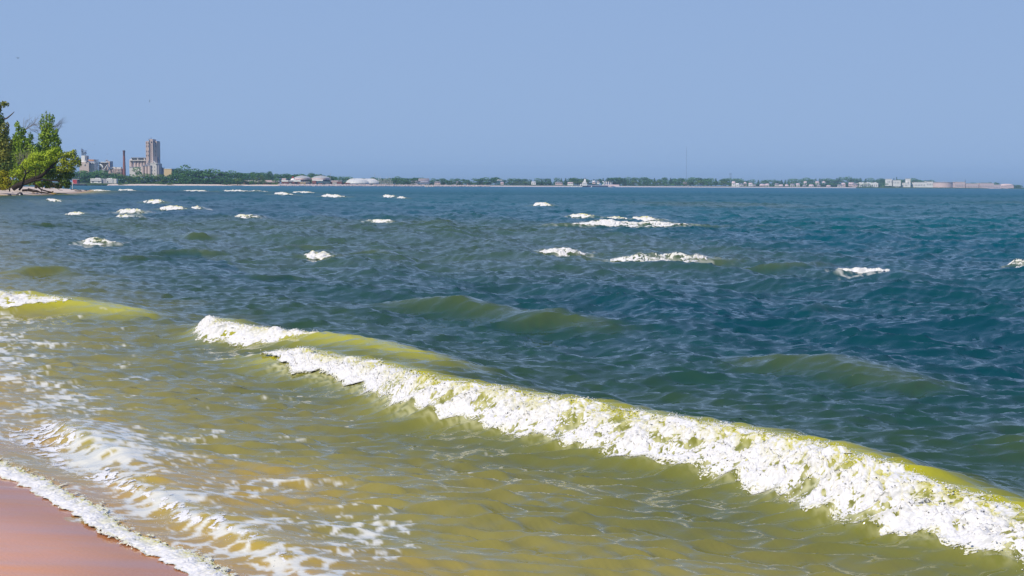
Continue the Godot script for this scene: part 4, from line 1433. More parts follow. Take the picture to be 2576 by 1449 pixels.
func belts() -> void:
	# around the malt works, nearer the beach
	belt(192, 232, 10.8, [428, 430, 429, 431], 460, 1950, "those below the malt house", "trees below the malt works", [0, 1, 3], 2.0, 20)
	belt(212, 300, 10.8, [434, 431, 430, 432, 434], 462, 1900, "those behind the white ribbed sheds", "trees behind the white sheds", [0, 1, 3], 2.5, 20)
	belt(296, 330, 9.6, [441, 438, 440, 444], 464, 1860, "those at the foot of the chimney", "trees below the malt works", [0, 2, 3], 2.0, 15)
	far_tree(0, 345, 420.5, 462, 31, 2040, "tall round green tree in front of the five silos", "trees below the malt works")
	belt(330, 460, 12.0, [444, 441, 438, 441, 437, 440, 436, 434], 464.5, 1880, "those along the beach below the tower", "trees below the malt works", [0, 1, 3, 2], 2.5, 15)
	belt(240, 440, 15.6, [459, 460, 459.5, 459], 465.5, 1800, "low bushes above the far beach", "bushes above the far beach", [2, 3], 1.2, 10)
	far_tree(0, 464, 415, 465, 38, 1960, "tallest broad green tree of the belt right of the yellow building", "")
	far_tree(3, 450, 422, 465, 30, 1950, "green tree just left of the tallest broad one in the belt", "")
	belt(474, 610, 13.2, [424, 424.5, 426, 426, 428, 430, 431], 465, 1960, "those above the far beach's middle", "trees above the far beach", [0, 1, 3, 1], 1.8, 25)
	belt(478, 600, 20.4, [444, 446, 447], 465.6, 1930, "lower trees at the far beach", "lower trees above the far beach", [1, 3, 2], 2.0, 10)
	far_tree(1, 618, 431, 464.5, 22, 2110, "dark tree in front of the left end of the long low building", "")
	far_tree(0, 633, 435, 464.5, 14, 2050, "narrow green tree in front of the long low building", "")
	far_tree(2, 646, 444, 464.5, 12, 2050, "small pale tree in front of the long low building", "")
	far_tree(2, 660, 438, 465.5, 15, 2060, "pale green tree in front of the middle of the long low building", "")
	far_tree(3, 662, 452, 465.8, 16, 2050, "low bush below the pale green tree at the long building", "")
	far_tree(1, 676, 426.6, 460, 20, 2300, "tall uneven tree standing above the long low building", "")
	far_tree(0, 698, 447.5, 467, 21, 2080, "dense round bush at the start of the armour stones", "")
	far_tree(1, 680, 457.5, 466, 22, 2060, "wide low bush left of the dense round bush", "")
	belt(600, 760, 13.0, [431, 432, 434, 436, 437, 438, 438], 464, 2420, "those behind the long low building", "trees behind the water works", [0, 1, 3], 1.5, 60)
	belt(756, 880, 11.6, [438, 441, 437, 442, 445, 446], 464, 2600, "those behind the round tanks", "trees behind the water works", [0, 1, 3], 1.5, 60)
	far_tree(3, 783, 434.4, 463, 26, 2420, "broad green tree rising between the two round tanks", "")
	belt(876, 1060, 12.3, [447, 447, 446, 447, 444, 445, 446], 464, 2760, "those behind the white domes", "trees behind the domes", [0, 1, 3, 1], 1.5, 60)
	belt(960, 1045, 15.9, [450, 446, 449, 451, 449], 464.5, 2620, "those among the marina masts", "trees among the masts", [3, 0, 1], 2.0, 30)
	belt(1050, 1260, 12.3, [447, 449, 449, 450, 448.5, 449, 447, 446, 446], 465, 2960, "those behind the big roofed houses", "trees of the middle far shore", [0, 1, 3, 1], 1.3, 60)
	belt(1086, 1250, 21.8, [455, 455, 456, 454, 456], 465, 2770, "dark trees between the shore houses", "dark trees between the shore houses", [1, 4, 3], 1.5, 20)
	belt(1256, 1470, 12.3, [451, 449, 448, 449, 447, 448, 446.5, 446, 448], 466, 3200, "those left of the lighthouse", "trees left of the lighthouse", [0, 1, 3, 4], 1.3, 60)
	belt(1300, 1460, 18.8, [455, 454, 455, 455], 466, 3110, "lower trees left of the lighthouse", "lower trees left of the lighthouse", [2, 3, 1], 1.5, 20)
	belt(1470, 1580, 12.3, [449, 449, 447, 443, 445, 449], 466, 3350, "those behind the lighthouse", "trees behind the lighthouse", [4, 1, 0], 1.2, 60)
	belt(1556, 1850, 12.3, [446, 447, 446, 448, 446, 448, 447, 448, 447, 449], 467, 3560, "those below the radio mast", "trees below the radio mast", [0, 1, 4, 3], 1.3, 80)
	belt(1556, 1840, 20.3, [453, 455, 454, 453, 456], 467.4, 3460, "lower trees right of the sand bank", "lower trees right of the sand bank", [2, 3, 0], 1.8, 20)
	belt(1850, 2240, 11.6, [450, 451, 453, 452, 450, 447, 450, 445.5, 446, 449, 451], 472, 4500, "those on the hazy right rise", "trees of the hazy rise", [1, 0, 3, 4], 1.2, 120)
	belt(1856, 2240, 21.8, [460, 461, 459, 460, 461], 473, 4150, "lower trees between small pale houses", "trees between the small pale houses", [1, 3, 0], 2.0, 30)
	far_tree(4, 2255, 442.5, 474, 14, 4300, "steepest dark conifer above the hazy town", "")
	far_tree(4, 2248, 446, 474, 12, 4310, "slightly lower dark conifer left of the steepest one", "")
	far_tree(1, 2217, 444.6, 474, 20, 4350, "dark round tree above the right end of the wide pinkish block", "")
	belt(2222, 2350, 11.6, [452, 450, 451, 449.5, 450, 454], 475, 4420, "those behind the hazy town blocks", "trees behind the town blocks", [1, 0, 3], 1.5, 60)
	belt(2352, 2580, 15.9, [458, 457, 459, 457, 458, 461, 464], 478, 4500, "those behind the flat pale halls", "trees behind the pale halls", [1, 3], 1.2, 60)
	belt(2150, 2580, 15.9, [471, 472, 473, 473.5, 474], 479, 4230, "low bushes at the hazy town's water", "bushes at the water of the hazy town", [1, 3], 1.0, 10)
	far_tree(1, 2561, 463, 479, 10, 4240, "last small dark tree at the right edge", "")

# ---------------------------------------------------------------- the wooded point on the left
func point_height(sd: float, x: float, z: float) -> float:
	var inland := -sd
	return clampf(inland * 0.07, -0.8, 1.3) + clampf((inland - 24.0) * 0.02, 0.0, 1.5)

func limb(st: SurfaceTool, px: Array, depth: float, o: Vector3, r0: float, r1: float, sides := 6) -> void:
	var p := []
	var r := []
	for k in px.size():
		p.append(at(px[k][0], px[k][1], depth + (px[k][2] if px[k].size() > 2 else 0.0)) - o)
		r.append(lerpf(r0, r1, float(k) / (px.size() - 1)))
	tube(st, p, r, sides)

# a limb that forks again and again into bare twigs
func twigs(st: SurfaceTool, a: Vector3, dir: Vector3, length: float, radius: float, depth: int, g: RandomNumberGenerator, spread := 0.55, lift := 0.05) -> void:
	var pts := [a]
	var r := [radius]
	var d := dir.normalized()
	for k in 3:
		d = (d + Vector3(g.randfn(), g.randfn() + lift, g.randfn()) * 0.10).normalized()
		pts.append(pts[-1] + d * length / 3.0)
		r.append(radius * (1.0 - 0.16 * (k + 1)))
	tube(st, pts, r, 4 if depth < 3 else 5)
	if depth <= 0: return
	for k in 3:
		var from: Vector3 = pts[k + 1]
		var side := (d + Vector3(g.randfn(), g.randfn(), g.randfn()).normalized() * spread).normalized()
		twigs(st, from, side, length * g.randf_range(0.5, 0.78), radius * 0.52, depth - 1, g, spread, lift)

# lobes given in the picture: [dx, dy, radius across, radius up]
func lobes_at(list: Array, depth: float, o: Vector3, deep := 0.9) -> Array:
	var out := []
	var s := depth / FOC
	for q in list:
		out.append([at(q[0], q[1], depth + (q[4] if q.size() > 4 else 0.0)) - o, Vector3(q[2] * s, q[3] * s, q[2] * s * deep)])
	return out

func leafy(called: String, label: String, category: String, dx: float, foot: float, depth: float, lobes: Array, count: int, size: float, a: Color, b: Color, seed_: int, wood: Callable, bark := "bark", group := "", fill := 0.35) -> Node3D:
	var o := place(called, label, category, dx, foot, depth, group)
	var g := RandomNumberGenerator.new()
	g.seed = seed_
	if count > 0: part("crown", foliage(lobes_at(lobes, depth, o.position), count, size, a, b, g, fill), leaf_paint(), o)
	var st := begin()
	wood.call(st, o.position, g)
	part("trunk", st.commit(), leaf_mats[bark], o)
	return o

func near_point() -> void:
	# ground of the point
	var v := PackedVector3Array()
	var col := PackedColorArray()
	var idx := PackedInt32Array()
	var f := noise(71, 6.0)
	var nz := 150
	var nx := 60
	for j in nz + 1:
		var z := -16.0 - 467.0 * pow(float(j) / nz, 0.8)
		for i in nx + 1:
			var sd := 4.0 - 160.0 * pow(float(i) / nx, 2.2)
			var x := shore_x(z) + sd / 0.9
			v.append(Vector3(x, point_height(sd, x, z) + 0.10 * f.get_noise_2d(x, z) - (0.15 if sd > 0.0 else 0.0), z))
			var g := smooth(-16.0, -24.0, sd + 3.0 * f.get_noise_2d(z, x))
			var wet := smooth(-3.5, -1.0, sd)
			col.append(Color(0.56, 0.47, 0.38).lerp(Color(0.34, 0.26, 0.20), wet * 0.8 + 0.15 * f.get_noise_2d(x * 3.0, z)).lerp(Color(0.07, 0.085, 0.025), g))
	for j in nz:
		for i in nx:
			var a := j * (nx + 1) + i
			idx.append_array([a, a + 1, a + nx + 1, a + 1, a + nx + 2, a + nx + 1])
	var st := SurfaceTool.new()
	st.create_from(array_mesh(v, idx, null, col), 0)
	st.generate_normals()
	var m := StandardMaterial3D.new()
	m.vertex_color_use_as_albedo = true
	m.roughness = 0.9
	m.metallic_specular = 0.2
	structure("sandy_point", st.commit(), m, "sandy point with driftwood running out below the trees on the left")
	var D := 325.0
	var lime := Color(0.25, 0.37, 0.024)
	var lime2 := Color(0.43, 0.54, 0.035)
	var mid := Color(0.15, 0.26, 0.025)
	var mid2 := Color(0.27, 0.38, 0.03)
	var deep := Color(0.09, 0.19, 0.024)
	var deep2 := Color(0.13, 0.23, 0.026)
	# tall poplar
	leafy("poplar", "tallest tree of the point, leafy below with a sparse upright top and bare side twigs", "tree", 117, 472, D + 14,
		[[118, 395, 24, 20], [108, 370, 17, 16], [128, 362, 19, 17], [122, 340, 19, 16], [136, 345, 12, 12], [110, 345, 13, 14], [140, 380, 14, 14], [120, 420, 24, 20], [147, 372, 6, 8], [150, 392, 7, 8], [100, 385, 14, 14], [148, 355, 7, 8], [96, 405, 16, 14], [143, 330, 5, 7], [152, 380, 5, 6]], 5600, 0.24, mid, mid2, 501,
		func(st, o, g):
			limb(st, [[117, 474], [118, 430], [119, 390], [120, 345], [119, 318]], D + 14, o, 0.42, 0.16)
			for q in [[[119, 350], [112, 325], [109, 300], [107, 289]], [[119, 345], [117, 315], [117, 295], [116, 281]], [[120, 340], [124, 318], [126, 300], [125, 282]], [[120, 335], [130, 312], [133, 297], [134, 289]], [[119, 350], [107, 325], [102, 300]]]:
				limb(st, q, D + 14, o, 0.16, 0.03)
			for q in [[124, 330, 1.0, 0.9], [126, 322, 1.2, 0.75], [112, 335, -1.1, 0.7], [110, 345, -1.2, 0.6], [128, 335, 1.3, 0.7]]:
				twigs(st, at(q[0], q[1], D + 14) - o, Vector3(q[2], q[3], 0.1), 2.3, 0.07, 3, g, 0.45))
	var tall: Node3D = get_node("poplar")
	var g0 := RandomNumberGenerator.new()
	g0.seed = 77
	part("top_leaves", foliage(lobes_at([[108, 300, 5, 14], [117, 297, 5, 17], [125, 298, 5, 17], [133, 300, 5, 13], [102, 312, 4, 12], [120, 318, 11, 12], [129, 318, 8, 12], [110, 322, 7, 12]], D + 14, tall.position), 900, 0.20, mid, mid2, g0, 0.1), leaf_paint(), tall)
	# trees left of it
	leafy("maple", "dark green tree left of the tallest one, with two leafy tips", "tree", 52, 472, D + 10,
		[[48, 345, 15, 14], [54, 360, 18, 15], [45, 375, 18, 18], [62, 385, 16, 16], [44, 318, 7, 11], [57, 330, 8, 10], [76, 348, 7, 14], [74, 372, 13, 15], [84, 382, 14, 14], [60, 400, 22, 16], [30, 400, 14, 20], [34, 370, 10, 16], [28, 425, 14, 16], [38, 350, 8, 9], [66, 355, 6, 8]], 5200, 0.25, deep, mid2, 503,
		func(st, o, g):
			limb(st, [[52, 474], [52, 420], [52, 370], [46, 320]], D + 10, o, 0.4, 0.08)
			limb(st, [[54, 420], [66, 380], [76, 335]], D + 10, o, 0.2, 0.05))
	leafy("dead_tree", "bare leaning dead tree, its fine twigs bent to the right against the sky", "tree", 30, 472, D + 20, [], 0, 0.2, mid, mid2, 504,
		func(st, o, g):
			limb(st, [[30, 474], [36, 400], [41, 370], [52, 342], [63, 327], [78, 316]], D + 20, o, 0.30, 0.08)
			for q in [[58, 336, 0.35, 1.0], [63, 328, 0.8, 0.9], [67, 324, 1.0, 0.7], [72, 320, 1.0, 0.35], [78, 316, 1.0, 0.2], [70, 322, 1.0, -0.3], [62, 329, 0.9, -0.75], [56, 338, 0.1, 1.0]]:
				twigs(st, at(q[0], q[1], D + 20) - o, Vector3(q[2], q[3], 0.0), 2.2, 0.055, 3, g, 0.42, 0.12), "grey_bark")
	leafy("bare_shrub", "grey leafless bush in front of the dark green trees", "bush", 62, 474, D + 2, [], 0, 0.2, mid, mid2, 505,
		func(st, o, g):
			for k in 9:
				twigs(st, at(60 + k * 0.8, 440, D + 2) - o, Vector3(-0.7 + k * 0.18, 1.3, g.randfn() * 0.3), 3.2, 0.06, 3, g, 0.40, 0.15), "grey_bark")
	leafy("thicket", "mid green thicket between the dark tree and the willow", "tree", 90, 474, D + 9,
		[[85, 395, 18, 16], [100, 400, 20, 16], [75, 415, 20, 18], [110, 410, 18, 16], [60, 425, 18, 16], [130, 405, 14, 14], [95, 430, 24, 16], [40, 415, 18, 20], [120, 432, 22, 16], [70, 450, 24, 14], [105, 452, 24, 12], [45, 395, 16, 18]], 6500, 0.24, deep2, mid2, 506,
		func(st, o, g): limb(st, [[90, 474], [92, 430], [90, 395]], D + 9, o, 0.3, 0.08))
	# the leaning willow
	leafy("willow", "leaning yellow-green willow spreading its crown over the beach towards the water", "tree", 45, 474, D - 6,
		[[72, 408, 14, 9], [88, 396, 15, 11], [104, 392, 15, 11], [120, 396, 13, 12], [62, 420, 12, 8], [80, 418, 15, 9], [98, 412, 15, 11], [116, 412, 14, 12], [128, 386, 12, 10], [140, 378, 10, 8], [124, 404, 12, 10], [137, 398, 10, 10], [150, 388, 8, 8], [52, 430, 8, 6], [90, 428, 10, 6]], 6500, 0.20, lime, lime2, 507,
		func(st, o, g):
			limb(st, [[32, 474], [50, 464], [68, 458], [84, 451], [102, 444], [112, 436], [121, 426], [132, 416], [142, 407]], D - 6, o, 0.62, 0.18, 8)
			limb(st, [[46, 466], [62, 463], [84, 455], [102, 451], [124, 454], [151, 456]], D - 7, o, 0.34, 0.12)
			limb(st, [[121, 426], [135, 421], [146, 420], [162, 419], [190, 422]], D - 6, o, 0.2, 0.05)
			limb(st, [[142, 410], [152, 402], [162, 397], [178, 397]], D - 6, o, 0.14, 0.04)
			limb(st, [[136, 414], [148, 396], [152, 384]], D - 6, o, 0.14, 0.04)
			limb(st, [[84, 451], [90, 438], [88, 430], [94, 424], [101, 421]], D - 8, o, 0.10, 0.05)
			limb(st, [[96, 447], [101, 434], [100, 428]], D - 8, o, 0.09, 0.05)
			limb(st, [[94, 453], [104, 456], [108, 464], [106, 476]], D - 8, o, 0.12, 0.05), "dark_bark")
	var w: Node3D = get_node("willow")
	part("hanging_crown", foliage(lobes_at([[165, 392, 14, 10], [178, 390, 12, 9], [188, 400, 12, 12], [196, 412, 9, 10], [160, 408, 14, 10], [176, 412, 15, 9], [186, 384, 8, 7], [158, 424, 16, 9], [178, 426, 12, 8], [200, 406, 5, 8]], D - 6, w.position), 2600, 0.19, Color(0.19, 0.25, 0.02), Color(0.36, 0.40, 0.03), g0, 0.2), leaf_paint(), w)
	part("dark_crown", foliage(lobes_at([[150, 436, 18, 9], [170, 440, 16, 10], [130, 436, 14, 9], [162, 455, 14, 12], [168, 464, 10, 10], [142, 447, 14, 8]], D - 4, w.position), 2600, 0.21, Color(0.06, 0.12, 0.018), Color(0.16, 0.24, 0.024), g0, 0.3), leaf_paint(), w)  # shade on the crown's underside put into darker leaf colours
	# the crooked small tree before it
	leafy("crooked_tree", "small crooked dark tree forking in front of the willow trunk", "tree", 50, 477, D - 16,
		[[52, 421, 6, 5], [78, 424, 8, 5], [95, 417, 8, 5]], 350, 0.18, lime, lime2, 508,
		func(st, o, g):
			limb(st, [[48, 478], [55, 470], [59, 458], [61, 448], [65, 437.6]], D - 16, o, 0.24, 0.17, 7)
			limb(st, [[65, 437.6], [64, 430], [59, 424], [54, 420], [50, 418]], D - 16, o, 0.13, 0.05)
			limb(st, [[65, 437.6], [77, 428], [87, 424], [93, 420], [102, 416]], D - 16, o, 0.15, 0.05)
			limb(st, [[56, 421], [57, 412], [58, 408]], D - 16, o, 0.06, 0.03), "dark_bark")
	# bushes at the foot
	var bushes := [[40, 436, 20, 12, "bright green bush right of the yellow bush at the left edge"], [58, 446, 12, 10, "bright green bush behind the crooked tree's fork"], [80, 440, 16, 11, "yellow-green bush below the middle of the willow"], [40, 462, 14, 11, "low bush around the foot of the willow"], [125, 464, 13, 8, "low green bush under the horizontal willow limb"], [100, 465, 10, 6, "small low bush below the middle of the willow trunk"], [146, 468, 10, 6, "grassy bush at the right end of the wooded bank"]]
	for k in bushes.size():
		var q: Array = bushes[k]
		leafy("bush", q[4], "bush", q[0], q[1] + q[3], D + (2 if k < 3 else -2), [[q[0] - q[2] * 0.4, q[1], q[2] * 0.6, q[3] * 0.8], [q[0] + q[2] * 0.35, q[1] + 1, q[2] * 0.65, q[3] * 0.7], [q[0], q[1] - q[3] * 0.3, q[2] * 0.5, q[3] * 0.7], [q[0], q[1] + q[3] * 0.5, q[2] * 0.8, q[3] * 0.5]], 1500, 0.19, Color(0.09, 0.15, 0.014) if k < 3 else Color(0.06, 0.09, 0.012), lime2 if k < 3 else mid2, 520 + k,
			func(st, o, g): limb(st, [[q[0], q[1] + q[3]], [q[0], q[1]]], D, o, 0.1, 0.04), "bark", "", 0.15)
	# trees cut by the left edge
	var E := 295.0
	leafy("edge_tree", "tall tree cut by the left edge, its leaves mixed green and rust", "tree", 2, 476, E + 8,
		[[-4, 300, 14, 18], [8, 325, 14, 20], [2, 350, 20, 20], [14, 365, 18, 20], [4, 390, 24, 22], [16, 410, 18, 20], [0, 430, 22, 18], [12, 262, 9, 7], [-8, 270, 12, 14], [-20, 330, 20, 40], [-25, 400, 24, 40]], 6500, 0.27, Color(0.06, 0.16, 0.05), Color(0.30, 0.28, 0.05), 540,
		func(st, o, g):
			limb(st, [[-2, 478], [0, 420], [2, 350], [-4, 290], [4, 262]], E + 8, o, 0.4, 0.1)
			limb(st, [[-3, 305], [18, 297], [30, 287], [36, 281]], E + 8, o, 0.2, 0.06)
			limb(st, [[2, 350], [16, 325], [22, 312], [18, 306]], E + 8, o, 0.16, 0.05))
	leafy("yellow_bush", "bright yellow bush at the left edge above the boulders", "bush", 10, 481, E - 4,
		[[2, 452, 14, 14], [16, 455, 12, 14], [8, 438, 12, 9], [10, 470, 16, 8], [-10, 455, 14, 20]], 3200, 0.19, Color(0.20, 0.24, 0.012), Color(0.40, 0.34, 0.015), 541,
		func(st, o, g): limb(st, [[24, 482], [25, 470], [26, 455]], E - 4, o, 0.14, 0.05), "dark_bark", "", 0.2)
	# stones on the shore
	var stones := [[50, 491.5, 8.5, 5.0, "black", "large black boulder with a pale spot standing in the water before the crooked tree"], [84, 489.5, 6.5, 3.4, "brown", "brown boulder below the fallen branches"], [93, 489.0, 4.5, 2.6, "brown", "smaller brown stone right of the brown boulder"], [128, 486.4, 7.0, 2.2, "black", "flat black stone at the water right of the fallen log"], [202, 480.6, 3.4, 1.8, "black", "black stone near the tip of the sand point"], [216, 480.4, 4.0, 1.8, "black", "left one of the two dark stones in the water off the point"], [229, 479.6, 4.0, 2.0, "brown", "right, browner one of the two dark stones in the water off the point"], [243, 479.4, 5.0, 1.2, "black", "low outermost dark rock off the point"], [6, 487.5, 7.5, 5.0, "pink", "pinkish boulder at the left edge"], [17, 488.5, 7.0, 5.5, "pink", "grey-pink boulder right of the one at the left edge"], [24, 492.0, 5.0, 3.0, "black", "dark stone below the pinkish boulders"]]
	var sm := {"black": paint(Color(0.018, 0.017, 0.018), 0.5, 0.5), "brown": paint(Color(0.10, 0.065, 0.045), 0.7, 0.4), "pink": paint(Color(0.42, 0.30, 0.26), 0.8, 0.3)}
	for k in stones.size():
		var q: Array = stones[k]
		var hd := on_lake(q[0], q[1])
		var depth := minf(-hd.y, 470.0)
		var r: float = q[2] * depth / FOC
		var tallness: float = q[3] / q[2]
		var g := RandomNumberGenerator.new()
		g.seed = 700 + k
		var rock := ball(9, 14).get_mesh_arrays()
		var nn := noise(710 + k, 0.9, FastNoiseLite.TYPE_SIMPLEX_SMOOTH, 3)
		var pv: PackedVector3Array = rock[Mesh.ARRAY_VERTEX]
		for i in pv.size():
			var p := pv[i]
			p *= 1.0 + 0.35 * nn.get_noise_3dv(p * 1.2)
			p.y = maxf(p.y, -0.4)
			pv[i] = Vector3(p.x * r, p.y * r * tallness * 1.5, p.z * r * 0.8)
		var rs := SurfaceTool.new()
		rs.create_from(array_mesh(pv, rock[Mesh.ARRAY_INDEX]), 0)
		rs.generate_normals()
		var s := part("boulder", rs.commit(), sm[q[4]], self, at(q[0], q[1], depth))
		tag(s, q[5], "rock")
		if k == 0: part("pale_spot", lathe_mesh([[0.0, 0.0], [0.16, 0.0], [0.12, 0.05], [0.0, 0.06]], 8), M.pale, s, Vector3(r * 0.25, r * 0.25, r * 0.78)).rotation.x = 1.2
	# driftwood
	var drift := [[[[84, 461], [92, 468], [104, 477], [118, 481], [131, 483.6], [134, 481]], 0.20, "long fallen branch slanting from the willow down to the water"], [[[56, 479], [70, 478], [84, 481], [96, 482], [106, 485]], 0.26, "thick dark driftwood log lying on the sand before the willow"], [[[70, 474], [82, 477], [94, 479], [99, 481]], 0.10, "thin dark stick above the thick driftwood log"], [[[30, 486], [44, 488], [56, 489]], 0.16, "dark log at the water left of the black boulder"], [[[92, 465], [100, 474], [106, 482]], 0.12, "dark branch standing bent into the sand"], [[[106, 484], [120, 486], [130, 484]], 0.15, "dark log end at the waterline"], [[[146, 476.4], [152, 478.6], [158, 478.6]], 0.06, "small curved stick on the open sand"], [[[178, 477], [190, 476], [200, 478.6], [205, 479]], 0.08, "thin dark driftwood near the tip of the sand"], [[[188, 479.6], [197, 480.4], [206, 481]], 0.10, "dark flotsam at the waterline near the tip"], [[[122, 474.4], [134, 474.8]], 0.05, "short straight stick on the open sand"]]
	for k in drift.size():
		var q: Array = drift[k]
		var depth: float = 300.0 if k < 6 else 345.0
		var px: Array = q[0]
		var o2 := thing("driftwood", q[2], "driftwood", at(px[0][0], px[0][1], depth))
		st = begin()
		limb(st, px, depth, o2.position, q[1], q[1] * 0.6, 7)
		part("log", st.commit(), leaf_mats["dark_bark"], o2)
	var pole := place("bleached_pole", "thin bleached white pole standing in the sand before the red board", "pole", 182.5, 475, 360)
	bar(pole, "post", M.white, [[182.6, 476.5], [182.2, 468], [183.6, 458.5]], 360, 0.07)
	bar(pole, "stub", M.white, [[183.2, 461], [184.6, 459]], 360, 0.05)
	var low := place("dead_twigs", "pale dead twigs at the foot of the bank beside the grassy bush", "branch", 130, 474, D - 6)
	st = begin()
	var g1 := RandomNumberGenerator.new()
	g1.seed = 66
	for k in 5: twigs(st, at(128 + k * 5.0, 473.5, D - 6) - low.position, Vector3(g1.randfn() * 0.4, 1.0, 0.0), 0.8, 0.04, 2, g1, 0.5)
	part("twigs", st.commit(), leaf_mats["grey_bark"], low)

# ---------------------------------------------------------------- white caps farther out
# [left, right, row, height in pixels, words]
const CAPS := [[1350, 1474, 644, 20, "short white cap left of the widest middle one"], [1540, 1775, 664, 32, "widest and tallest white cap of the middle distance"], [1434, 1502, 549, 10, "short white cap, uppermost left of the group right of the middle"], [1528, 1580, 552, 8, "small flat white cap in the middle of the group right of the middle"], [1596, 1664, 558, 14, "white cap at the upper right of the group right of the middle"], [1440, 1732, 572, 16, "longest thin white cap, lowest of the group right of the middle"], [1347, 1390, 521, 11, "small lone white cap above the long thin one"], [206, 292, 614, 14, "lone white cap on the left between the two foreground breakers and the point"], [772, 848, 654, 20, "white cap on a green wave left of the middle"], [590, 650, 550, 12, "white cap right of the cluster on the left"], [302, 370, 539, 12, "upper left white cap of the left cluster"], [296, 335, 548, 8, "lower left white cap of the left cluster"], [336, 372, 549, 7, "lower right white cap of the left cluster"], [170, 214, 542, 8, "white cap left of the left cluster"], [405, 472, 530, 12, "white cap above and right of the left cluster"], [366, 415, 512, 9, "high white cap above the left cluster"], [486, 512, 528, 8, "tiny white cap right of the high one"], [812, 868, 497, 6, "small white cap below the long far row"], [968, 1000, 497, 6, "left of two tiny white caps near the middle"], [1002, 1026, 500, 5, "right of two tiny white caps near the middle"], [690, 745, 491, 6, "left end of the long far row of white caps"], [735, 795, 486, 5, "right end of the long far row of white caps"], [928, 990, 561, 7, "thin white streak left of the middle"], [2100, 2240, 692, 10, "thin white cap on the right half below the middle"], [2538, 2620, 672, 22, "white cap cut by the right edge"], [470, 530, 482, 4, "far white streak below the grain silos"], [560, 625, 482, 4, "far white streak right of the one below the grain silos"], [632, 672, 483, 4, "far white streak below the tallest belt tree"], [120, 160, 507, 6, "small white cap close to the point"], [300, 345, 480, 4, "far white streak below the white sheds"], [100, 140, 488, 5, "white wash against the stones of the point"], [225, 275, 481, 4, "white wash around the dark rocks off the point"]]

var cap_crests := []

func make_cap_crests() -> void:
	for k in CAPS.size():
		var q: Array = CAPS[k]
		var a := on_lake(q[0], q[2] - 1.0)
		var b := on_lake(q[1], q[2] + 1.0)
		var depth := -(a.y + b.y) * 0.5
		var h: float = clampf(q[3] * depth / FOC * 1.1, 0.08, 0.55)
		var dir := (b - a).normalized()
		var run := Vector2(-dir.y, dir.x)
		if run.y < 0.0: run = -run
		var ext := dir * (b - a).length() * 0.6
		var g := RandomNumberGenerator.new()
		g.seed = 1300 + k
		var pts := []
		for j in 13:
			var p := a.lerp(b, j / 12.0) + run * g.randf_range(-0.12, 0.12) * (a - b).length() * 0.3
			pts.append([p.x, p.y, h * lerpf(0.45, 1.0, sin(PI * (j + 0.5) / 13.0)) * g.randf_range(0.72, 1.18)])
		pts.push_front([a.x - ext.x * 0.5, a.y - ext.y * 0.5, h * 0.3])
		pts.push_front([a.x - ext.x, a.y - ext.y, 0.02])
		pts.append([b.x + ext.x * 0.5, b.y + ext.y * 0.5, h * 0.3])
		pts.append([b.x + ext.x, b.y + ext.y, 0.02])
		var c := crest(pts, clampf(h * 3.4, 0.5, 2.0), clampf(h * 1.2, 0.2, 0.7), run)
		c.foam = 0.35
		cap_crests.append([c, Vector2(a.x, a.y), Vector2(b.x, b.y), h, depth])
		crests.append(c)

func whitecaps() -> void:
	var m := StandardMaterial3D.new()
	m.vertex_color_use_as_albedo = true
	m.roughness = 0.45
	m.metallic_specular = 0.3
	for k in CAPS.size():
		var q: Array = cap_crests[k]
		var c: Crest = q[0]
		var s0: float = minf(q[1].dot(c.t), q[2].dot(c.t))
		var s1: float = maxf(q[1].dot(c.t), q[2].dot(c.t))
		var h: float = q[3]
		var res := clampf(q[4] / 2600.0, 0.018, 0.25)
		var mesh := foam_mesh(c, res, 0.045, func(_s): return clampf(h * 1.6, 0.25, 0.8), 2000 + 10 * k, clampf(h * 0.36, 0.05, 0.18), 0.16, s0, s1)
		tag(part("small_breaker", mesh, m, self), CAPS[k][4], "wave", "white caps on the open lake")

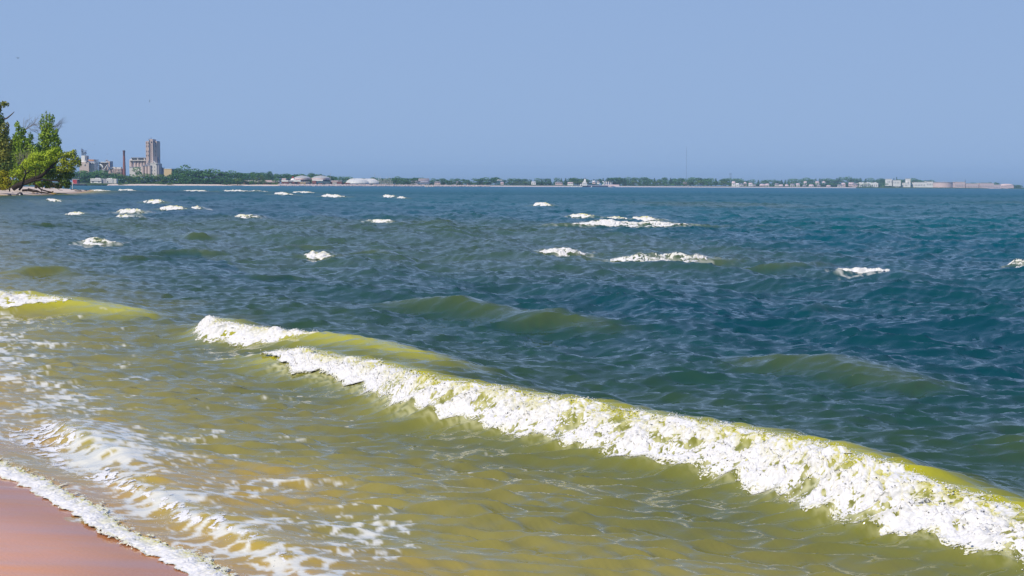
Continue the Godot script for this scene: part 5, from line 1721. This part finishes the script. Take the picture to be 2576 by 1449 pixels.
# ---------------------------------------------------------------- birds
func bird(dx: float, dy: float, depth: float, span: float, label: String, mat: Material, roll: float, turn: float, group := "") -> void:
	var o := thing("gull", label, "bird", at(dx, dy, depth), turn, group)
	var st := begin()
	var s := span * 0.5
	var prof := []
	for k in 7:
		var f := k / 6.0
		prof.append([0.14 * s * sin(PI * pow(f, 0.8)) + 0.004, (f - 0.5) * s * 0.9])
	lathe(st, prof, 8)
	var body := part("body", st.commit(), mat, o)
	body.rotation = Vector3(PI * 0.5, 0, 0)
	for w in [-1.0, 1.0]:
		st = begin()
		var p := [Vector3(0, 0.02, -0.16) * s, Vector3(w * 0.45, 0.22, -0.22) * s, Vector3(w * 1.0, 0.10, -0.02) * s, Vector3(w * 0.45, 0.20, 0.06) * s, Vector3(0, 0.0, 0.14) * s]
		for f in [[0, 1, 4], [1, 3, 4], [1, 2, 3]]:
			for j in f: st.add_vertex(p[j])
			for j in [f[2], f[1], f[0]]: st.add_vertex(p[j] - Vector3(0, 0.02, 0) * s)
		st.generate_normals()
		part("wing", st.commit(), mat, o)
	o.rotation = Vector3(0, turn, roll)

func birds() -> void:
	var dark := paint(Color(0.04, 0.04, 0.045))
	bird(45, 146, 110, 0.5, "dark bird with spread wings high at the upper left", dark, 0.0, 0.1)
	bird(127, 152, 260, 0.5, "tiny dark bird right of the one high at the upper left", dark, 0.3, 0.6, "")
	bird(377, 254, 200, 0.5, "small dark bird above the grain tower", dark, 1.2, 0.8)
	bird(1103, 148, 300, 0.5, "tiny dark bird in the sky left of the middle", dark, 0.3, 0.4)
	bird(1602, 171, 280, 0.5, "tiny dark bird in the sky right of the middle", dark, -0.3, 0.2)
	bird(271, 388, 300, 0.6, "small bird above the roof machines of the malt works", dark, 0.6, 0.5)
	bird(238, 364, 320, 0.5, "tiny bird left of and above that over the roof machines", dark, 0.3, 1.0)
	bird(408, 376, 330, 0.6, "small bird right of the top of the grain tower", dark, -0.2, 0.2)
	bird(1488, 470, 700, 1.4, "white gull flying low over the water below the lighthouse", paint(Color(0.8, 0.8, 0.8)), 0.5, 0.9)
